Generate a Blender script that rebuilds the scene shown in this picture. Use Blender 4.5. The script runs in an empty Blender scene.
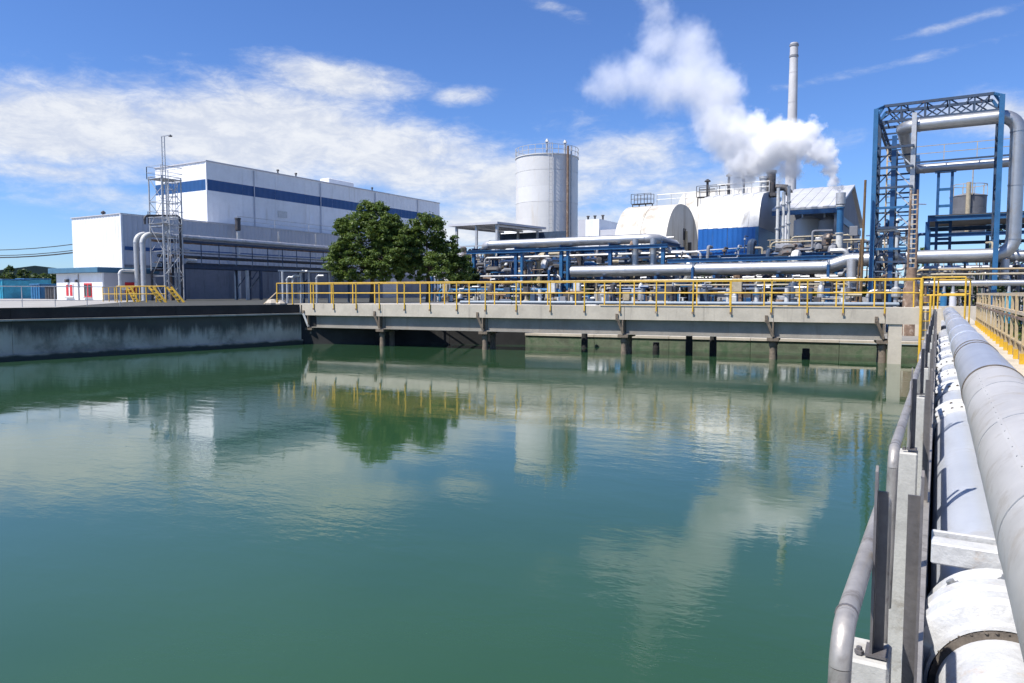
import bpy, math, random
from mathutils import Vector, Matrix
R = math.radians
random.seed(7)
sc = bpy.context.scene
C = sc.collection

# ---------------------------------------------------------------- camera, sky, sun, exposure
F_PX, YAW, EYE, HOR = 720.0, R(30.6), 2.8, 294.0
PITCH = math.atan((341.5 - HOR) / F_PX)
cd = bpy.data.cameras.new('camera'); cam = bpy.data.objects.new('camera', cd); C.objects.link(cam)
cam.location = (0, 0, EYE); cam.rotation_euler = (R(90) - PITCH, 0, YAW)
cd.sensor_width = 36.0; cd.lens = F_PX / 1024 * 36.0; cd.clip_start = 0.05; cd.clip_end = 20000
sc.camera = cam
SUN_EL, SUN_H = R(57), Vector((-0.52, -0.854))
sd = bpy.data.lights.new('sun', 'SUN'); so = bpy.data.objects.new('sun', sd); C.objects.link(so)
sd.energy = 5.0; sd.angle = R(0.53); sd.color = (1.0, 0.945, 0.87)
sdir = Vector((SUN_H.x * math.cos(SUN_EL), SUN_H.y * math.cos(SUN_EL), math.sin(SUN_EL)))
so.rotation_euler = sdir.to_track_quat('Z', 'Y').to_euler(); so.location = (-40, -50, 80)
sc.view_settings.view_transform = 'Standard'; sc.view_settings.look = 'None'
sc.view_settings.exposure = 0.56; sc.view_settings.gamma = 1.0
sc.cycles.max_bounces = 12; sc.cycles.diffuse_bounces = 3; sc.cycles.glossy_bounces = 4
sc.cycles.transmission_bounces = 4; sc.cycles.transparent_max_bounces = 12; sc.cycles.volume_bounces = 11
sc.cycles.use_denoising = True; sc.cycles.volume_step_rate = 1.0; sc.cycles.volume_max_steps = 256
sc.cycles.use_adaptive_sampling = True; sc.cycles.adaptive_threshold = 0.02

class NT:
    """tiny node-tree writer"""
    def __init__(s, tree): s.t = tree; s.n = tree.nodes; s.l = tree.links
    def node(s, typ, ins=None, **kw):
        n = s.n.new(typ)
        for k, v in kw.items(): setattr(n, k, v)
        for k, v in (ins or {}).items():
            if hasattr(v, 'is_output') or isinstance(v, bpy.types.NodeSocket): s.l.new(v, n.inputs[k])
            else: n.inputs[k].default_value = v
        return n
    def math(s, op, a, b=0.0, c=0.0, clamp=False):
        return s.node('ShaderNodeMath', {0: a, 1: b, 2: c}, operation=op, use_clamp=clamp).outputs[0]
    def vmath(s, op, a, b=(0, 0, 0), out=0):
        return s.node('ShaderNodeVectorMath', {0: a, 1: b}, operation=op).outputs[out]
    def noise(s, vec, scale, detail=4, rough=0.55, dist=0.0):
        return s.node('ShaderNodeTexNoise', {'Vector': vec, 'Scale': scale, 'Detail': detail, 'Roughness': rough, 'Distortion': dist}).outputs['Fac']
    def smooth(s, v, lo, hi, t0=0.0, t1=1.0):
        n = s.node('ShaderNodeMapRange', {'Value': v, 1: lo, 2: hi, 3: t0, 4: t1}, interpolation_type='SMOOTHSTEP'); return n.outputs[0]
    def mix(s, fac, a, b, typ='MIX'):
        n = s.node('ShaderNodeMix', {0: fac}, data_type='RGBA', blend_type=typ)
        for i, v in ((6, a), (7, b)):
            if isinstance(v, bpy.types.NodeSocket): s.l.new(v, n.inputs[i])
            else: n.inputs[i].default_value = (*v[:3], 1)
        return n.outputs[2]

def pix_dir(px, py):
    Fv = Vector((-math.sin(YAW) * math.cos(PITCH), math.cos(YAW) * math.cos(PITCH), -math.sin(PITCH)))
    Rv = Vector((math.cos(YAW), math.sin(YAW), 0)); Uv = Rv.cross(Fv)
    return F_PX * Fv + (px - 512) * Rv - (py - 341.5) * Uv
def U(px, py, d):                     # pixel + horizontal forward distance -> place
    r = pix_dir(px, py); return Vector((0, 0, EYE)) + r * (d / (r.x * -math.sin(YAW) + r.y * math.cos(YAW)))
def UY(px, py, Y): r = pix_dir(px, py); return Vector((0, 0, EYE)) + r * (Y / r.y)
def UX(px, py, X): r = pix_dir(px, py); return Vector((0, 0, EYE)) + r * (X / r.x)

# ---- sky: Nishita + a broken layer of fair-weather cloud
w = bpy.data.worlds.new('World'); sc.world = w; w.use_nodes = True
w.cycles.sampling_method = 'MANUAL'; w.cycles.sample_map_resolution = 512
k = NT(w.node_tree); k.n.clear()
sky = k.node('ShaderNodeTexSky', sky_type='NISHITA', sun_disc=False, sun_elevation=SUN_EL,
             sun_rotation=math.atan2(SUN_H.x, SUN_H.y), altitude=50, air_density=1.0, dust_density=0.15, ozone_density=1.6)
gen = k.node('ShaderNodeTexCoord').outputs['Generated']
sep = k.node('ShaderNodeSeparateXYZ', {0: gen})
az = k.math('ARCTAN2', sep.outputs[0], sep.outputs[1]); el = k.math('ARCSINE', sep.outputs[2])
inv = k.math('DIVIDE', 1.0, k.math('MAXIMUM', k.math('ADD', sep.outputs[2], 0.10), 0.06))
flat = k.node('ShaderNodeCombineXYZ', {0: k.math('MULTIPLY', sep.outputs[0], inv), 1: k.math('MULTIPLY', sep.outputs[1], inv), 2: 0.0}).outputs[0]
ang = k.node('ShaderNodeCombineXYZ', {0: k.math('MULTIPLY', az, 1.0), 1: k.math('MULTIPLY', el, 2.3), 2: 0.3}).outputs[0]
cov = None
def azel(px, py):
    r = pix_dir(px, py).normalized(); return math.atan2(r.x, r.y), math.asin(r.z)
BLOBS = [  # pixel centre, angular half sizes (deg), tilt, weight
    (60, 125, 13, 3.6, 0.00, .62), (250, 135, 13, 3.8, .02, .70), (400, 160, 13, 3.6, -.10, .62), (335, 78, 7.0, 1.8, -.05, .55),
    (150, 85, 6.5, 1.5, 0.05, .34), (520, 185, 12, 3.6, -.05, .56), (620, 165, 10, 3.8, 0.0, .46), (700, 195, 9, 2.8, 0, .52), (520, 228, 22, 2.6, 0, .54),
    (60, 172, 10, 1.2, 0, .42), (120, 200, 9, 1.6, 0, .40), (465, 97, 3.5, 1.0, .1, .36), (900, 62, 10, .6, .10, .31), (960, 22, 8, .5, .12, .25),
    (1010, 115, 6, 1.5, -.1, .50), (560, 10, 4, 1.0, -.4, .28), (840, 140, 5, 1.8, 0, .22), (300, 230, 25, 2.0, 0, .30)]
def blob(a0, e0, sa, se, tilt, wt):
    u = k.math('SUBTRACT', az, a0); v = k.math('SUBTRACT', k.math('SUBTRACT', el, e0), k.math('MULTIPLY', u, tilt))
    q = k.math('ADD', k.math('POWER', k.math('DIVIDE', u, sa), 2.0), k.math('POWER', k.math('DIVIDE', v, se), 2.0))
    return k.math('MULTIPLY', k.math('EXPONENT', k.math('MULTIPLY', q, -1.0)), wt)
for (px, py, sa, se, ti, wt) in BLOBS:
    a0, e0 = azel(px, py); b = blob(a0, e0, R(sa), R(se), ti, wt)
    cov = b if cov is None else k.math('MAXIMUM', cov, b)
for i in range(7):                     # the same kind of cloud all the way round the horizon
    a0 = YAW * -1 + R(75 + i * 38); a0 = (a0 + math.pi) % (2 * math.pi) - math.pi
    cov = k.math('MAXIMUM', cov, blob(a0, R(14 + 5 * (i % 3)), R(15), R(4.2), .03, .58))
n1 = k.noise(ang, 6.0, 6, 0.62, 0.25); n2 = k.noise(ang, 19.0, 6, 0.68, 0.3)
str_v = k.node('ShaderNodeCombineXYZ', {0: k.math('MULTIPLY', az, 1.0), 1: k.math('MULTIPLY', k.math('SUBTRACT', el, k.math('MULTIPLY', az, .08)), 9.0), 2: 0.0}).outputs[0]
n3 = k.noise(str_v, 4.0, 4, 0.6, 0.3)
nn = k.math('ADD', k.math('MULTIPLY', n1, .46), k.math('ADD', k.math('MULTIPLY', n2, .38), k.math('MULTIPLY', n3, .16)))
cm = k.smooth(k.math('ADD', nn, cov), 0.67, 1.06)
cm = k.math('MULTIPLY', cm, 0.93)
tone = k.mix(k.smooth(n2, .35, .68), (5.4, 5.8, 6.7), (7.2, 7.35, 7.6))
skyc = k.mix(1.0, sky.outputs[0], (0.58, 0.82, 1.27), 'MULTIPLY')
col = k.mix(cm, skyc, tone)
bg = k.node('ShaderNodeBackground', {'Color': col, 'Strength': 0.086})
k.l.new(bg.outputs[0], k.node('ShaderNodeOutputWorld').inputs['Surface'])

# ---------------------------------------------------------------- materials
MATS = {}
def mat(name, col, rough=.6, metal=0.0, var=.25, scale=1.5, stain=None, stain_amt=0.0, stain_scale=2.0, streak=False, bump=0.0, bscale=20.0, spec=.5, rnd=.10, coord='Object'):
    if name in MATS: return MATS[name]
    m = bpy.data.materials.new(name); m.use_nodes = True
    t = NT(m.node_tree); t.n.clear()
    oc = t.node('ShaderNodeTexCoord').outputs['Object'] if coord == 'Object' else t.node('ShaderNodeNewGeometry').outputs['Position']
    n = t.noise(oc, scale, 5, .6); n_f = t.noise(oc, scale * 9, 4, .6)
    fac = t.math('ADD', t.math('MULTIPLY', n, .7), t.math('MULTIPLY', n_f, .3))
    lo = [c * (1 - var) for c in col]; hi = [min(1, c * (1 + var * .8)) for c in col]
    c = t.mix(t.smooth(fac, .30, .70), lo, hi)
    rv = t.node('ShaderNodeObjectInfo').outputs['Random']
    c = t.mix(1.0, c, t.node('ShaderNodeCombineColor', {i: t.math('MULTIPLY_ADD', rv, rnd, 1 - rnd / 2) for i in range(3)}).outputs[0], 'MULTIPLY')
    rgh = t.math('MULTIPLY_ADD', n_f, .18, max(.02, rough - .09))
    if stain:
        if streak:
            sv = t.node('ShaderNodeMapping', {'Vector': oc, 'Scale': (1, 1, .10)}).outputs[0]
        else: sv = oc
        s = t.noise(sv, stain_scale, 7, .68, .3)
        sm = t.math('MULTIPLY', t.smooth(s, .62 - .28 * stain_amt, .74 - .10 * stain_amt), min(1, .55 + .45 * stain_amt))
        c = t.mix(sm, c, stain); rgh = t.math('ADD', rgh, t.math('MULTIPLY', sm, .25), clamp=True)
    p = t.node('ShaderNodeBsdfPrincipled', {'Base Color': c, 'Roughness': rgh, 'Metallic': metal, 'Specular IOR Level': spec})
    if bump:
        b = t.node('ShaderNodeBump', {'Height': t.noise(oc, bscale, 5, .6), 'Strength': .6, 'Distance': bump})
        t.l.new(b.outputs[0], p.inputs['Normal'])
    t.l.new(p.outputs[0], t.node('ShaderNodeOutputMaterial').inputs[0])
    MATS[name] = m; return m
RUST = (.16, .075, .035); DIRT = (.10, .085, .07)
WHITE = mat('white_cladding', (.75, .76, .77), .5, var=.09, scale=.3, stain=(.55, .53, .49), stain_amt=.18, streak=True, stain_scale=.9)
WHITE_T = mat('white_tank_paint', (.62, .62, .61), .42, var=.05, scale=.25, stain=(.50, .44, .36), stain_amt=.25, streak=True, stain_scale=.7)
BARREL = mat('white_barrel_paint', (.50, .485, .44), .55, var=.12, scale=.3, stain=(.30, .25, .19), stain_amt=.5, streak=True, stain_scale=.8)
GREYCL = mat('grey_and_shaded_cladding', (.47, .48, .52), .55, var=.06, scale=.4, stain=(.45, .46, .5), stain_amt=.15, streak=True)  # real grey parts, and painted shade on right-hand walls of white buildings
PLINTH = mat('grey_plinth', (.20, .21, .235), .8, var=.15, scale=.5, stain=(.11, .11, .12), stain_amt=.3, streak=True)
BLUECL = mat('blue_cladding', (.010, .105, .37), .45, var=.12, scale=.6, stain=(.10, .20, .38), stain_amt=.15, streak=True)
STRIPE = mat('blue_stripe', (.012, .07, .21), .5, var=.1)
BLUE = mat('blue_steel_paint', (.012, .068, .18), .45, var=.25, scale=2.5, stain=RUST, stain_amt=.18, stain_scale=5)
LBLUE = mat('light_blue_paint', (.020, .105, .24), .45, var=.2, scale=2.5, stain=RUST, stain_amt=.10, stain_scale=5)
NAVY = mat('dark_blue_steel', (.03, .055, .10), .55, var=.3, scale=3, stain=RUST, stain_amt=.2, stain_scale=5)
TEAL = mat('teal_tarp', (.03, .28, .42), .6, var=.3, scale=1.2)
PUMPB = mat('pump_blue', (.025, .14, .30), .4, var=.25, scale=4)
SILVER = mat('aluminium_cladding', (.44, .45, .46), .42, metal=.8, var=.10, scale=2, stain=(.36, .33, .29), stain_amt=.18, stain_scale=1.6)
SILVER_D = mat('dull_aluminium', (.50, .50, .50), .45, metal=.6, var=.15, scale=2, stain=(.26, .21, .16), stain_amt=.30, stain_scale=1.3)
GALV = mat('galvanised_steel', (.46, .47, .48), .5, metal=.5, var=.18, scale=4, stain=RUST, stain_amt=.15, stain_scale=4)
DARK = mat('dark_steel', (.065, .065, .07), .6, metal=.2, var=.35, scale=4, stain=RUST, stain_amt=.3, stain_scale=4)
TAN = mat('tan_pipe_paint', (.38, .33, .235), .6, var=.25, scale=3, stain=RUST, stain_amt=.3, stain_scale=3)
RUSTY = mat('rusted_steel', (.20, .135, .095), .8, var=.45, scale=3, stain=(.50, .46, .40), stain_amt=.3, stain_scale=3)
BROWN = mat('brown_pole', (.12, .075, .035), .8, var=.3, scale=3, stain=(.1, .08, .06), stain_amt=.3)
YELLOW = mat('yellow_rail_paint', (.58, .36, .03), .45, var=.2, scale=4, stain=(.33, .17, .04), stain_amt=.24, stain_scale=6)
YELRUST = mat('weathered_yellow_rail', (.40, .31, .17), .7, var=.3, scale=5, stain=(.34, .25, .17), stain_amt=.55, stain_scale=4)
TANRAIL = mat('weathered_tan_rail', (.52, .42, .29), .7, var=.2, scale=4, stain=(.28, .18, .11), stain_amt=.4, stain_scale=5)
CONC = mat('light_concrete', (.47, .425, .35), .85, var=.14, scale=1.2, stain=(.28, .25, .21), stain_amt=.28, streak=True, stain_scale=2.4, bump=.004, bscale=25)
CONCG = mat('grey_concrete', (.25, .26, .27), .85, var=.2, scale=1.0, stain=(.12, .12, .115), stain_amt=.3, streak=True, stain_scale=2.0, bump=.004, bscale=25)
PAVE = mat('pale_pavement', (.33, .32, .30), .9, var=.15, scale=.4, stain=(.26, .24, .21), stain_amt=.3, stain_scale=.5, coord='P')
GRAVELLY = mat('plant_ground', (.20, .195, .18), .95, var=.3, scale=.5, stain=(.10, .10, .075), stain_amt=.4, stain_scale=.4, coord='P')
PIER = mat('stained_pier', (.17, .135, .10), .85, var=.4, scale=2.2, stain=(.04, .036, .033), stain_amt=.5, stain_scale=2.2)
ALGAE = mat('algae_wall', (.11, .13, .085), .8, var=.4, scale=1.5, stain=(.045, .09, .045), stain_amt=.55, stain_scale=1.5)
RED = mat('red_frame_paint', (.55, .03, .035), .5, var=.1)
GLASS = mat('dark_glass', (.02, .025, .03), .08, var=.1, spec=.8)
ROOFB = mat('blue_grey_roof', (.055, .15, .24), .5, var=.15)
BLACKT = mat('dark_grey_tank', (.13, .135, .15), .55, var=.2, scale=.8, stain=(.25, .22, .19), stain_amt=.2, streak=True)
BARK = mat('bark', (.09, .07, .05), .9, var=.3, scale=6)
WHITEP = mat('white_pump_paint', (.52, .53, .52), .5, var=.15, scale=3, stain=RUST, stain_amt=.15, stain_scale=4)
CABLE = mat('black_cable', (.02, .02, .02), .6)
CHIM = mat('pale_chimney', (.52, .52, .53), .7, var=.12, scale=.4, stain=(.30, .28, .27), stain_amt=.3, streak=True, stain_scale=.5)
# near things
PIPE1 = mat('aluminium_jacket', (.47, .46, .445), .48, metal=.2, var=.12, scale=1.6, stain=(.33, .30, .26), stain_amt=.42, stain_scale=3.4, bump=.007, bscale=5)
PIPE2 = mat('galvanised_jacket', (.47, .50, .55), .42, metal=.3, var=.08, scale=1.5, stain=(.40, .39, .38), stain_amt=.34, stain_scale=3.0, bump=.005, bscale=6)
PIPE1B = mat('aluminium_jacket_bluish', (.54, .57, .63), .36, metal=.55, var=.12, scale=1.5, stain=(.42, .42, .42), stain_amt=.3, stain_scale=1.5, bump=.0012, bscale=10)
THICKWHITE = mat('thick_white_paint', (.46, .47, .48), .5, var=.16, scale=7, stain=(.40, .33, .27), stain_amt=.2, stain_scale=9, bump=.012, bscale=22)
GRIME = mat('joint_grime', (.10, .085, .07), .9, var=.5, scale=14)
BAND = mat('steel_band', (.30, .31, .32), .5, metal=.5, var=.2, scale=6, stain=RUST, stain_amt=.2)
TUBEG = mat('old_steel_tube', (.36, .34, .315), .48, metal=.45, var=.22, scale=5, stain=(.10, .085, .075), stain_amt=.35, stain_scale=7, bump=.0015, bscale=50)
IRON = mat('dark_angle_iron', (.15, .14, .14), .5, metal=.35, var=.3, scale=5, stain=(.24, .20, .17), stain_amt=.25, stain_scale=6, bump=.0015, bscale=60)
BLOCK = mat('old_concrete_block', (.40, .395, .37), .85, var=.2, scale=4, stain=(.22, .19, .15), stain_amt=.35, stain_scale=5, bump=.004, bscale=60)

def wall_mat():
    m = bpy.data.materials.new('stained_basin_wall'); m.use_nodes = True; t = NT(m.node_tree); t.n.clear()
    pos = t.node('ShaderNodeNewGeometry').outputs['Position']; z = t.node('ShaderNodeSeparateXYZ', {0: pos}).outputs[2]
    a = t.noise(t.node('ShaderNodeMapping', {'Vector': pos, 'Scale': (1, 1, .16)}).outputs[0], 1.5, 8, .68, .2)
    b = t.noise(pos, .45, 5, .6)
    base = t.mix(t.smooth(b, .35, .65), (.30, .27, .215), (.50, .465, .39))
    # black weathering hangs down from the lip in long fingers
    edge = t.math('ADD', z, t.math('MULTIPLY', t.math('SUBTRACT', a, .5), 2.4))
    c = t.mix(t.math('MULTIPLY', t.smooth(edge, .62, 1.35), .90), base, (.03, .032, .032))
    c = t.mix(t.math('MULTIPLY', t.smooth(t.noise(pos, 1.1, 6, .65), .5, .68), .5), c, (.07, .085, .07))
    wet = t.math('ADD', z, t.math('MULTIPLY', t.math('SUBTRACT', t.noise(pos, 1.6, 4), .5), .25))
    c = t.mix(t.smooth(wet, .30, .14), c, (.035, .045, .038))
    p = t.node('ShaderNodeBsdfPrincipled', {'Base Color': c, 'Roughness': .8})
    t.l.new(t.node('ShaderNodeBump', {'Height': t.noise(pos, 12, 6), 'Strength': .5, 'Distance': .01}).outputs[0], p.inputs['Normal'])
    t.l.new(p.outputs[0], t.node('ShaderNodeOutputMaterial').inputs[0]); return m
BASIN = wall_mat()
BLACKW = mat('black_and_shaded_concrete', (.024, .024, .024), .9, var=.4, scale=1.0, stain=(.06, .06, .055), stain_amt=.2, stain_scale=1.2, bump=.006, bscale=12, coord='P')  # black staining, and the painted shade of the wall under the bridge
LIP = mat('pale_lip', (.36, .34, .30), .85, var=.2, scale=.8, stain=(.15, .14, .12), stain_amt=.3, coord='P')

def water_mat():
    m = bpy.data.materials.new('pond_water'); m.use_nodes = True; t = NT(m.node_tree); t.n.clear()
    pos = t.node('ShaderNodeNewGeometry').outputs['Position']
    n = t.noise(pos, .10, 4, .6)
    c = t.mix(t.smooth(n, .35, .65), (.022, .064, .028), (.030, .077, .036))
    rot = t.node('ShaderNodeMapping', {'Vector': pos, 'Rotation': (0, 0, -YAW), 'Scale': (.55, 1.0, 1.0)}).outputs[0]
    w1 = t.noise(rot, 3.2, 3, .5, .3); w2 = t.noise(rot, 12.0, 3, .6, .2)
    patch = t.smooth(t.noise(t.node('ShaderNodeMapping', {'Vector': pos, 'Rotation': (0, 0, -YAW), 'Scale': (.5, 1.3, 1)}).outputs[0], .16, 4, .6), .36, .66, .15, 1.6)
    h = t.math('ADD', w1, t.math('MULTIPLY', w2, .40))
    h = t.math('MULTIPLY', h, patch)
    b = t.node('ShaderNodeBump', {'Height': h, 'Strength': 1.0, 'Distance': .0036})
    p = t.node('ShaderNodeBsdfPrincipled', {'Base Color': c, 'Roughness': .03, 'IOR': 1.33, 'Specular IOR Level': .5, 'Normal': b.outputs[0], 'Coat Weight': .35, 'Coat Roughness': .02, 'Coat IOR': 1.4, 'Coat Normal': b.outputs[0]})
    t.l.new(p.outputs[0], t.node('ShaderNodeOutputMaterial').inputs[0]); return m
WATER = water_mat()

def leaf_mat(name, a, b):
    m = bpy.data.materials.new(name); m.use_nodes = True; t = NT(m.node_tree); t.n.clear()
    g = t.node('ShaderNodeNewGeometry'); n = t.noise(g.outputs['Position'], .9, 3)
    rnd = g.outputs['Random Per Island']
    c = t.mix(t.math('ADD', t.math('MULTIPLY', rnd, .6), t.math('MULTIPLY', n, .4)), a, b)
    d = t.node('ShaderNodeBsdfPrincipled', {'Base Color': c, 'Roughness': .5, 'Specular IOR Level': .35})
    tr = t.node('ShaderNodeBsdfTranslucent', {'Color': t.mix(.5, c, (.16, .22, .03))})
    mx = t.node('ShaderNodeMixShader', {0: .35, 1: d.outputs[0], 2: tr.outputs[0]})
    t.l.new(mx.outputs[0], t.node('ShaderNodeOutputMaterial').inputs[0]); return m
LEAF = leaf_mat('broadleaf', (.034, .080, .016), (.155, .215, .045))
LEAF_D = leaf_mat('dark_leaf', (.02, .045, .016), (.055, .095, .03))
LEAF_Y = leaf_mat('yellow_green_leaf', (.10, .15, .03), (.26, .27, .05))
HILLM = mat('wooded_hill', (.03, .055, .05), .9, var=.4, scale=.05, coord='P')

# ---------------------------------------------------------------- mesh helpers
class MB:
    def __init__(s): s.v = []; s.f = []
    def add(s, vs, fs):
        o = len(s.v); s.v += [Vector(x) for x in vs]; s.f += [tuple(i + o for i in f) for f in fs]; return s
    def box(s, x0, x1, y0, y1, z0, z1):
        return s.add([(x0, y0, z0), (x1, y0, z0), (x1, y1, z0), (x0, y1, z0), (x0, y0, z1), (x1, y0, z1), (x1, y1, z1), (x0, y1, z1)],
                     [(0, 3, 2, 1), (4, 5, 6, 7), (0, 1, 5, 4), (1, 2, 6, 5), (2, 3, 7, 6), (3, 0, 4, 7)])
    def bbox(s, x0, x1, y0, y1, z0, z1, b=.01):          # box with chamfered edges
        vs = []; 
        for z, i in ((z0, b), (z0 + b, 0), (z1 - b, 0), (z1, b)):
            vs += [(x0 + i + (b if i == 0 else 0), y0 + i, z), (x1 - i - (b if i == 0 else 0), y0 + i, z), (x1 - i, y0 + i + (b if i == 0 else 0), z), (x1 - i, y1 - i - (b if i == 0 else 0), z),
                   (x1 - i - (b if i == 0 else 0), y1 - i, z), (x0 + i + (b if i == 0 else 0), y1 - i, z), (x0 + i, y1 - i - (b if i == 0 else 0), z), (x0 + i, y0 + i + (b if i == 0 else 0), z)]
        fs = [tuple(range(7, -1, -1)), tuple(range(24, 32))]
        for L in range(3):
            for j in range(8):
                a = L * 8 + j; c = L * 8 + (j + 1) % 8; fs.append((a, c, c + 8, a + 8))
        return s.add(vs, fs)
    def bar(s, p, q, w, h=None, up=(0, 0, 1)):            # rectangular bar from p to q
        h = h or w; p = Vector(p); q = Vector(q); d = (q - p).normalized(); u = Vector(up)
        if abs(d.dot(u)) > .97: u = Vector((0, 1, 0))
        a = d.cross(u).normalized() * (w / 2); b = a.cross(d).normalized() * (h / 2)
        vs = [e + i * a + j * b for e in (p, q) for i, j in ((-1, -1), (1, -1), (1, 1), (-1, 1))]
        return s.add(vs, [(0, 1, 2, 3), (7, 6, 5, 4), (0, 4, 5, 1), (1, 5, 6, 2), (2, 6, 7, 3), (3, 7, 4, 0)])
    def ibeam(s, p, q, w, h, t=.03, up=(0, 0, 1)):
        p = Vector(p); q = Vector(q); d = (q - p).normalized(); u = Vector(up)
        if abs(d.dot(u)) > .97: u = Vector((0, 1, 0))
        a = d.cross(u).normalized(); b = a.cross(d).normalized()
        for o in (1, -1): s.bar(p + b * o * (h - t) / 2, q + b * o * (h - t) / 2, w, t, up=b)
        return s.bar(p, q, t * .7, h - 2 * t - .004, up=b)
    def rings(s, rings, closed=False, cap=True):
        n = len(rings[0]); o = len(s.v)
        for r in rings: s.v += [Vector(x) for x in r]
        m = len(rings)
        for i in range(m if closed else m - 1):
            for j in range(n):
                a = o + i * n + j; b = o + i * n + (j + 1) % n; c = o + ((i + 1) % m) * n + (j + 1) % n; e = o + ((i + 1) % m) * n + j
                s.f.append((a, b, c, e))
        if cap and not closed: s.f.append(tuple(o + j for j in range(n - 1, -1, -1))); s.f.append(tuple(o + (m - 1) * n + j for j in range(n)))
        return s
    def tube(s, path, r, n=12, cap=True):
        P = [Vector(p) for p in path]; rs = r if isinstance(r, (list, tuple)) else [r] * len(P)
        t0 = (P[1] - P[0]).normalized(); u = Vector((0, 0, 1)) if abs(t0.z) < .9 else Vector((0, 1, 0))
        a = t0.cross(u).normalized(); rings = []
        for i, p in enumerate(P):
            t = (P[min(i + 1, len(P) - 1)] - P[max(i - 1, 0)]).normalized()
            a = (a - t * a.dot(t)).normalized(); b = t.cross(a)
            rings.append([p + rs[i] * (math.cos(2 * math.pi * j / n) * a + math.sin(2 * math.pi * j / n) * b) for j in range(n)])
        return s.rings(rings, cap=cap)
    def lathe(s, c, prof, n=24, axis='Z', cap=True):      # prof: (radius, height) along the axis
        c = Vector(c); A = {'Z': (Vector((1, 0, 0)), Vector((0, 1, 0)), Vector((0, 0, 1))), 'Y': (Vector((0, 0, 1)), Vector((1, 0, 0)), Vector((0, 1, 0))), 'X': (Vector((0, 1, 0)), Vector((0, 0, 1)), Vector((1, 0, 0)))}[axis]
        return s.rings([[c + A[2] * h + r * (math.cos(2 * math.pi * j / n) * A[0] + math.sin(2 * math.pi * j / n) * A[1]) for j in range(n)] for r, h in prof], cap=cap)
    def prism(s, poly, z0, z1):
        n = len(poly); return s.rings([[(x, y, z0) for x, y in poly], [(x, y, z1) for x, y in poly]])
    def corr(s, p, q, z0, z1, pitch=.3, dep=.05):         # ribbed sheet wall from p to q
        p = Vector((p[0], p[1])); q = Vector((q[0], q[1])); L = (q - p).length; d = (q - p) / L; nrm = Vector((d.y, -d.x))
        pts = []; nrib = max(1, int(L / pitch)); st = L / nrib
        for i in range(nrib):
            for f, o in ((0, 0), (.62, 0), (.70, 1), (.92, 1)): pts.append(p + d * st * (i + f) + nrm * dep * o)
        pts.append(q); o = len(s.v)
        for z in (z0, z1): s.v += [Vector((a.x, a.y, z)) for a in pts]
        n = len(pts)
        for i in range(n - 1): s.f.append((o + i, o + i + 1, o + n + i + 1, o + n + i))
        return s
WL = {}
def wl(o): return WL.get(o.name, Vector((0, 0, 0)))
def link(o, loc, parent):
    C.objects.link(o); pw = wl(parent) if parent else Vector((0, 0, 0))
    o.parent = parent; o.location = Vector(loc) - pw; WL[o.name] = Vector(loc)
def tag(o, label, cat, group=None, kind=None):
    if label: o['label'] = label
    if cat: o['category'] = cat
    if group: o['group'] = group
    if kind: o['kind'] = kind
    return o
def thing(name, loc, label, cat, group=None):
    o = bpy.data.objects.new(name, None); o.empty_display_size = .3; link(o, loc, None); return tag(o, label, cat, group)
def tomesh(mb, name, org, mat_, sharp=32):
    me = bpy.data.meshes.new(name); me.from_pydata([v - org for v in mb.v], [], mb.f); me.update()
    if mat_: me.materials.append(mat_)
    if len(mb.f) > 6: me.shade_smooth(); me.set_sharp_from_angle(angle=R(sharp))
    return me
def obj(name, mb, mat_, parent=None, org=None, sharp=32):
    if org is None:
        if parent: org = wl(parent)
        else:
            xs = [v.x for v in mb.v]; ys = [v.y for v in mb.v]; org = Vector(((min(xs) + max(xs)) / 2, (min(ys) + max(ys)) / 2, min(v.z for v in mb.v)))
    o = bpy.data.objects.new(name, tomesh(mb, name, Vector(org), mat_, sharp)); link(o, org, parent); return o
def inst(src, loc, parent=None, rz=None):                 # a further object sharing src's mesh
    o = bpy.data.objects.new(src.name.split('.')[0], src.data); link(o, loc, parent)
    o.rotation_euler = src.rotation_euler
    if rz is not None: o.rotation_euler = (0, 0, rz)
    return o
def copy_tree(o, loc, label=None, rz=0, scale=1.0):
    def cp(src, par):
        c = src.copy(); C.objects.link(c); c.parent = par
        for ch in src.children: cp(ch, c)
        return c
    c = cp(o, None); c.location = loc; c.rotation_euler = (0, 0, rz); c.scale = (scale,) * 3; WL[c.name] = Vector(loc)
    if label: c['label'] = label
    return c
def struct(name, mb, m): return tag(obj(name, mb, m, org=(0, 0, 0)), None, None, kind='structure')

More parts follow.
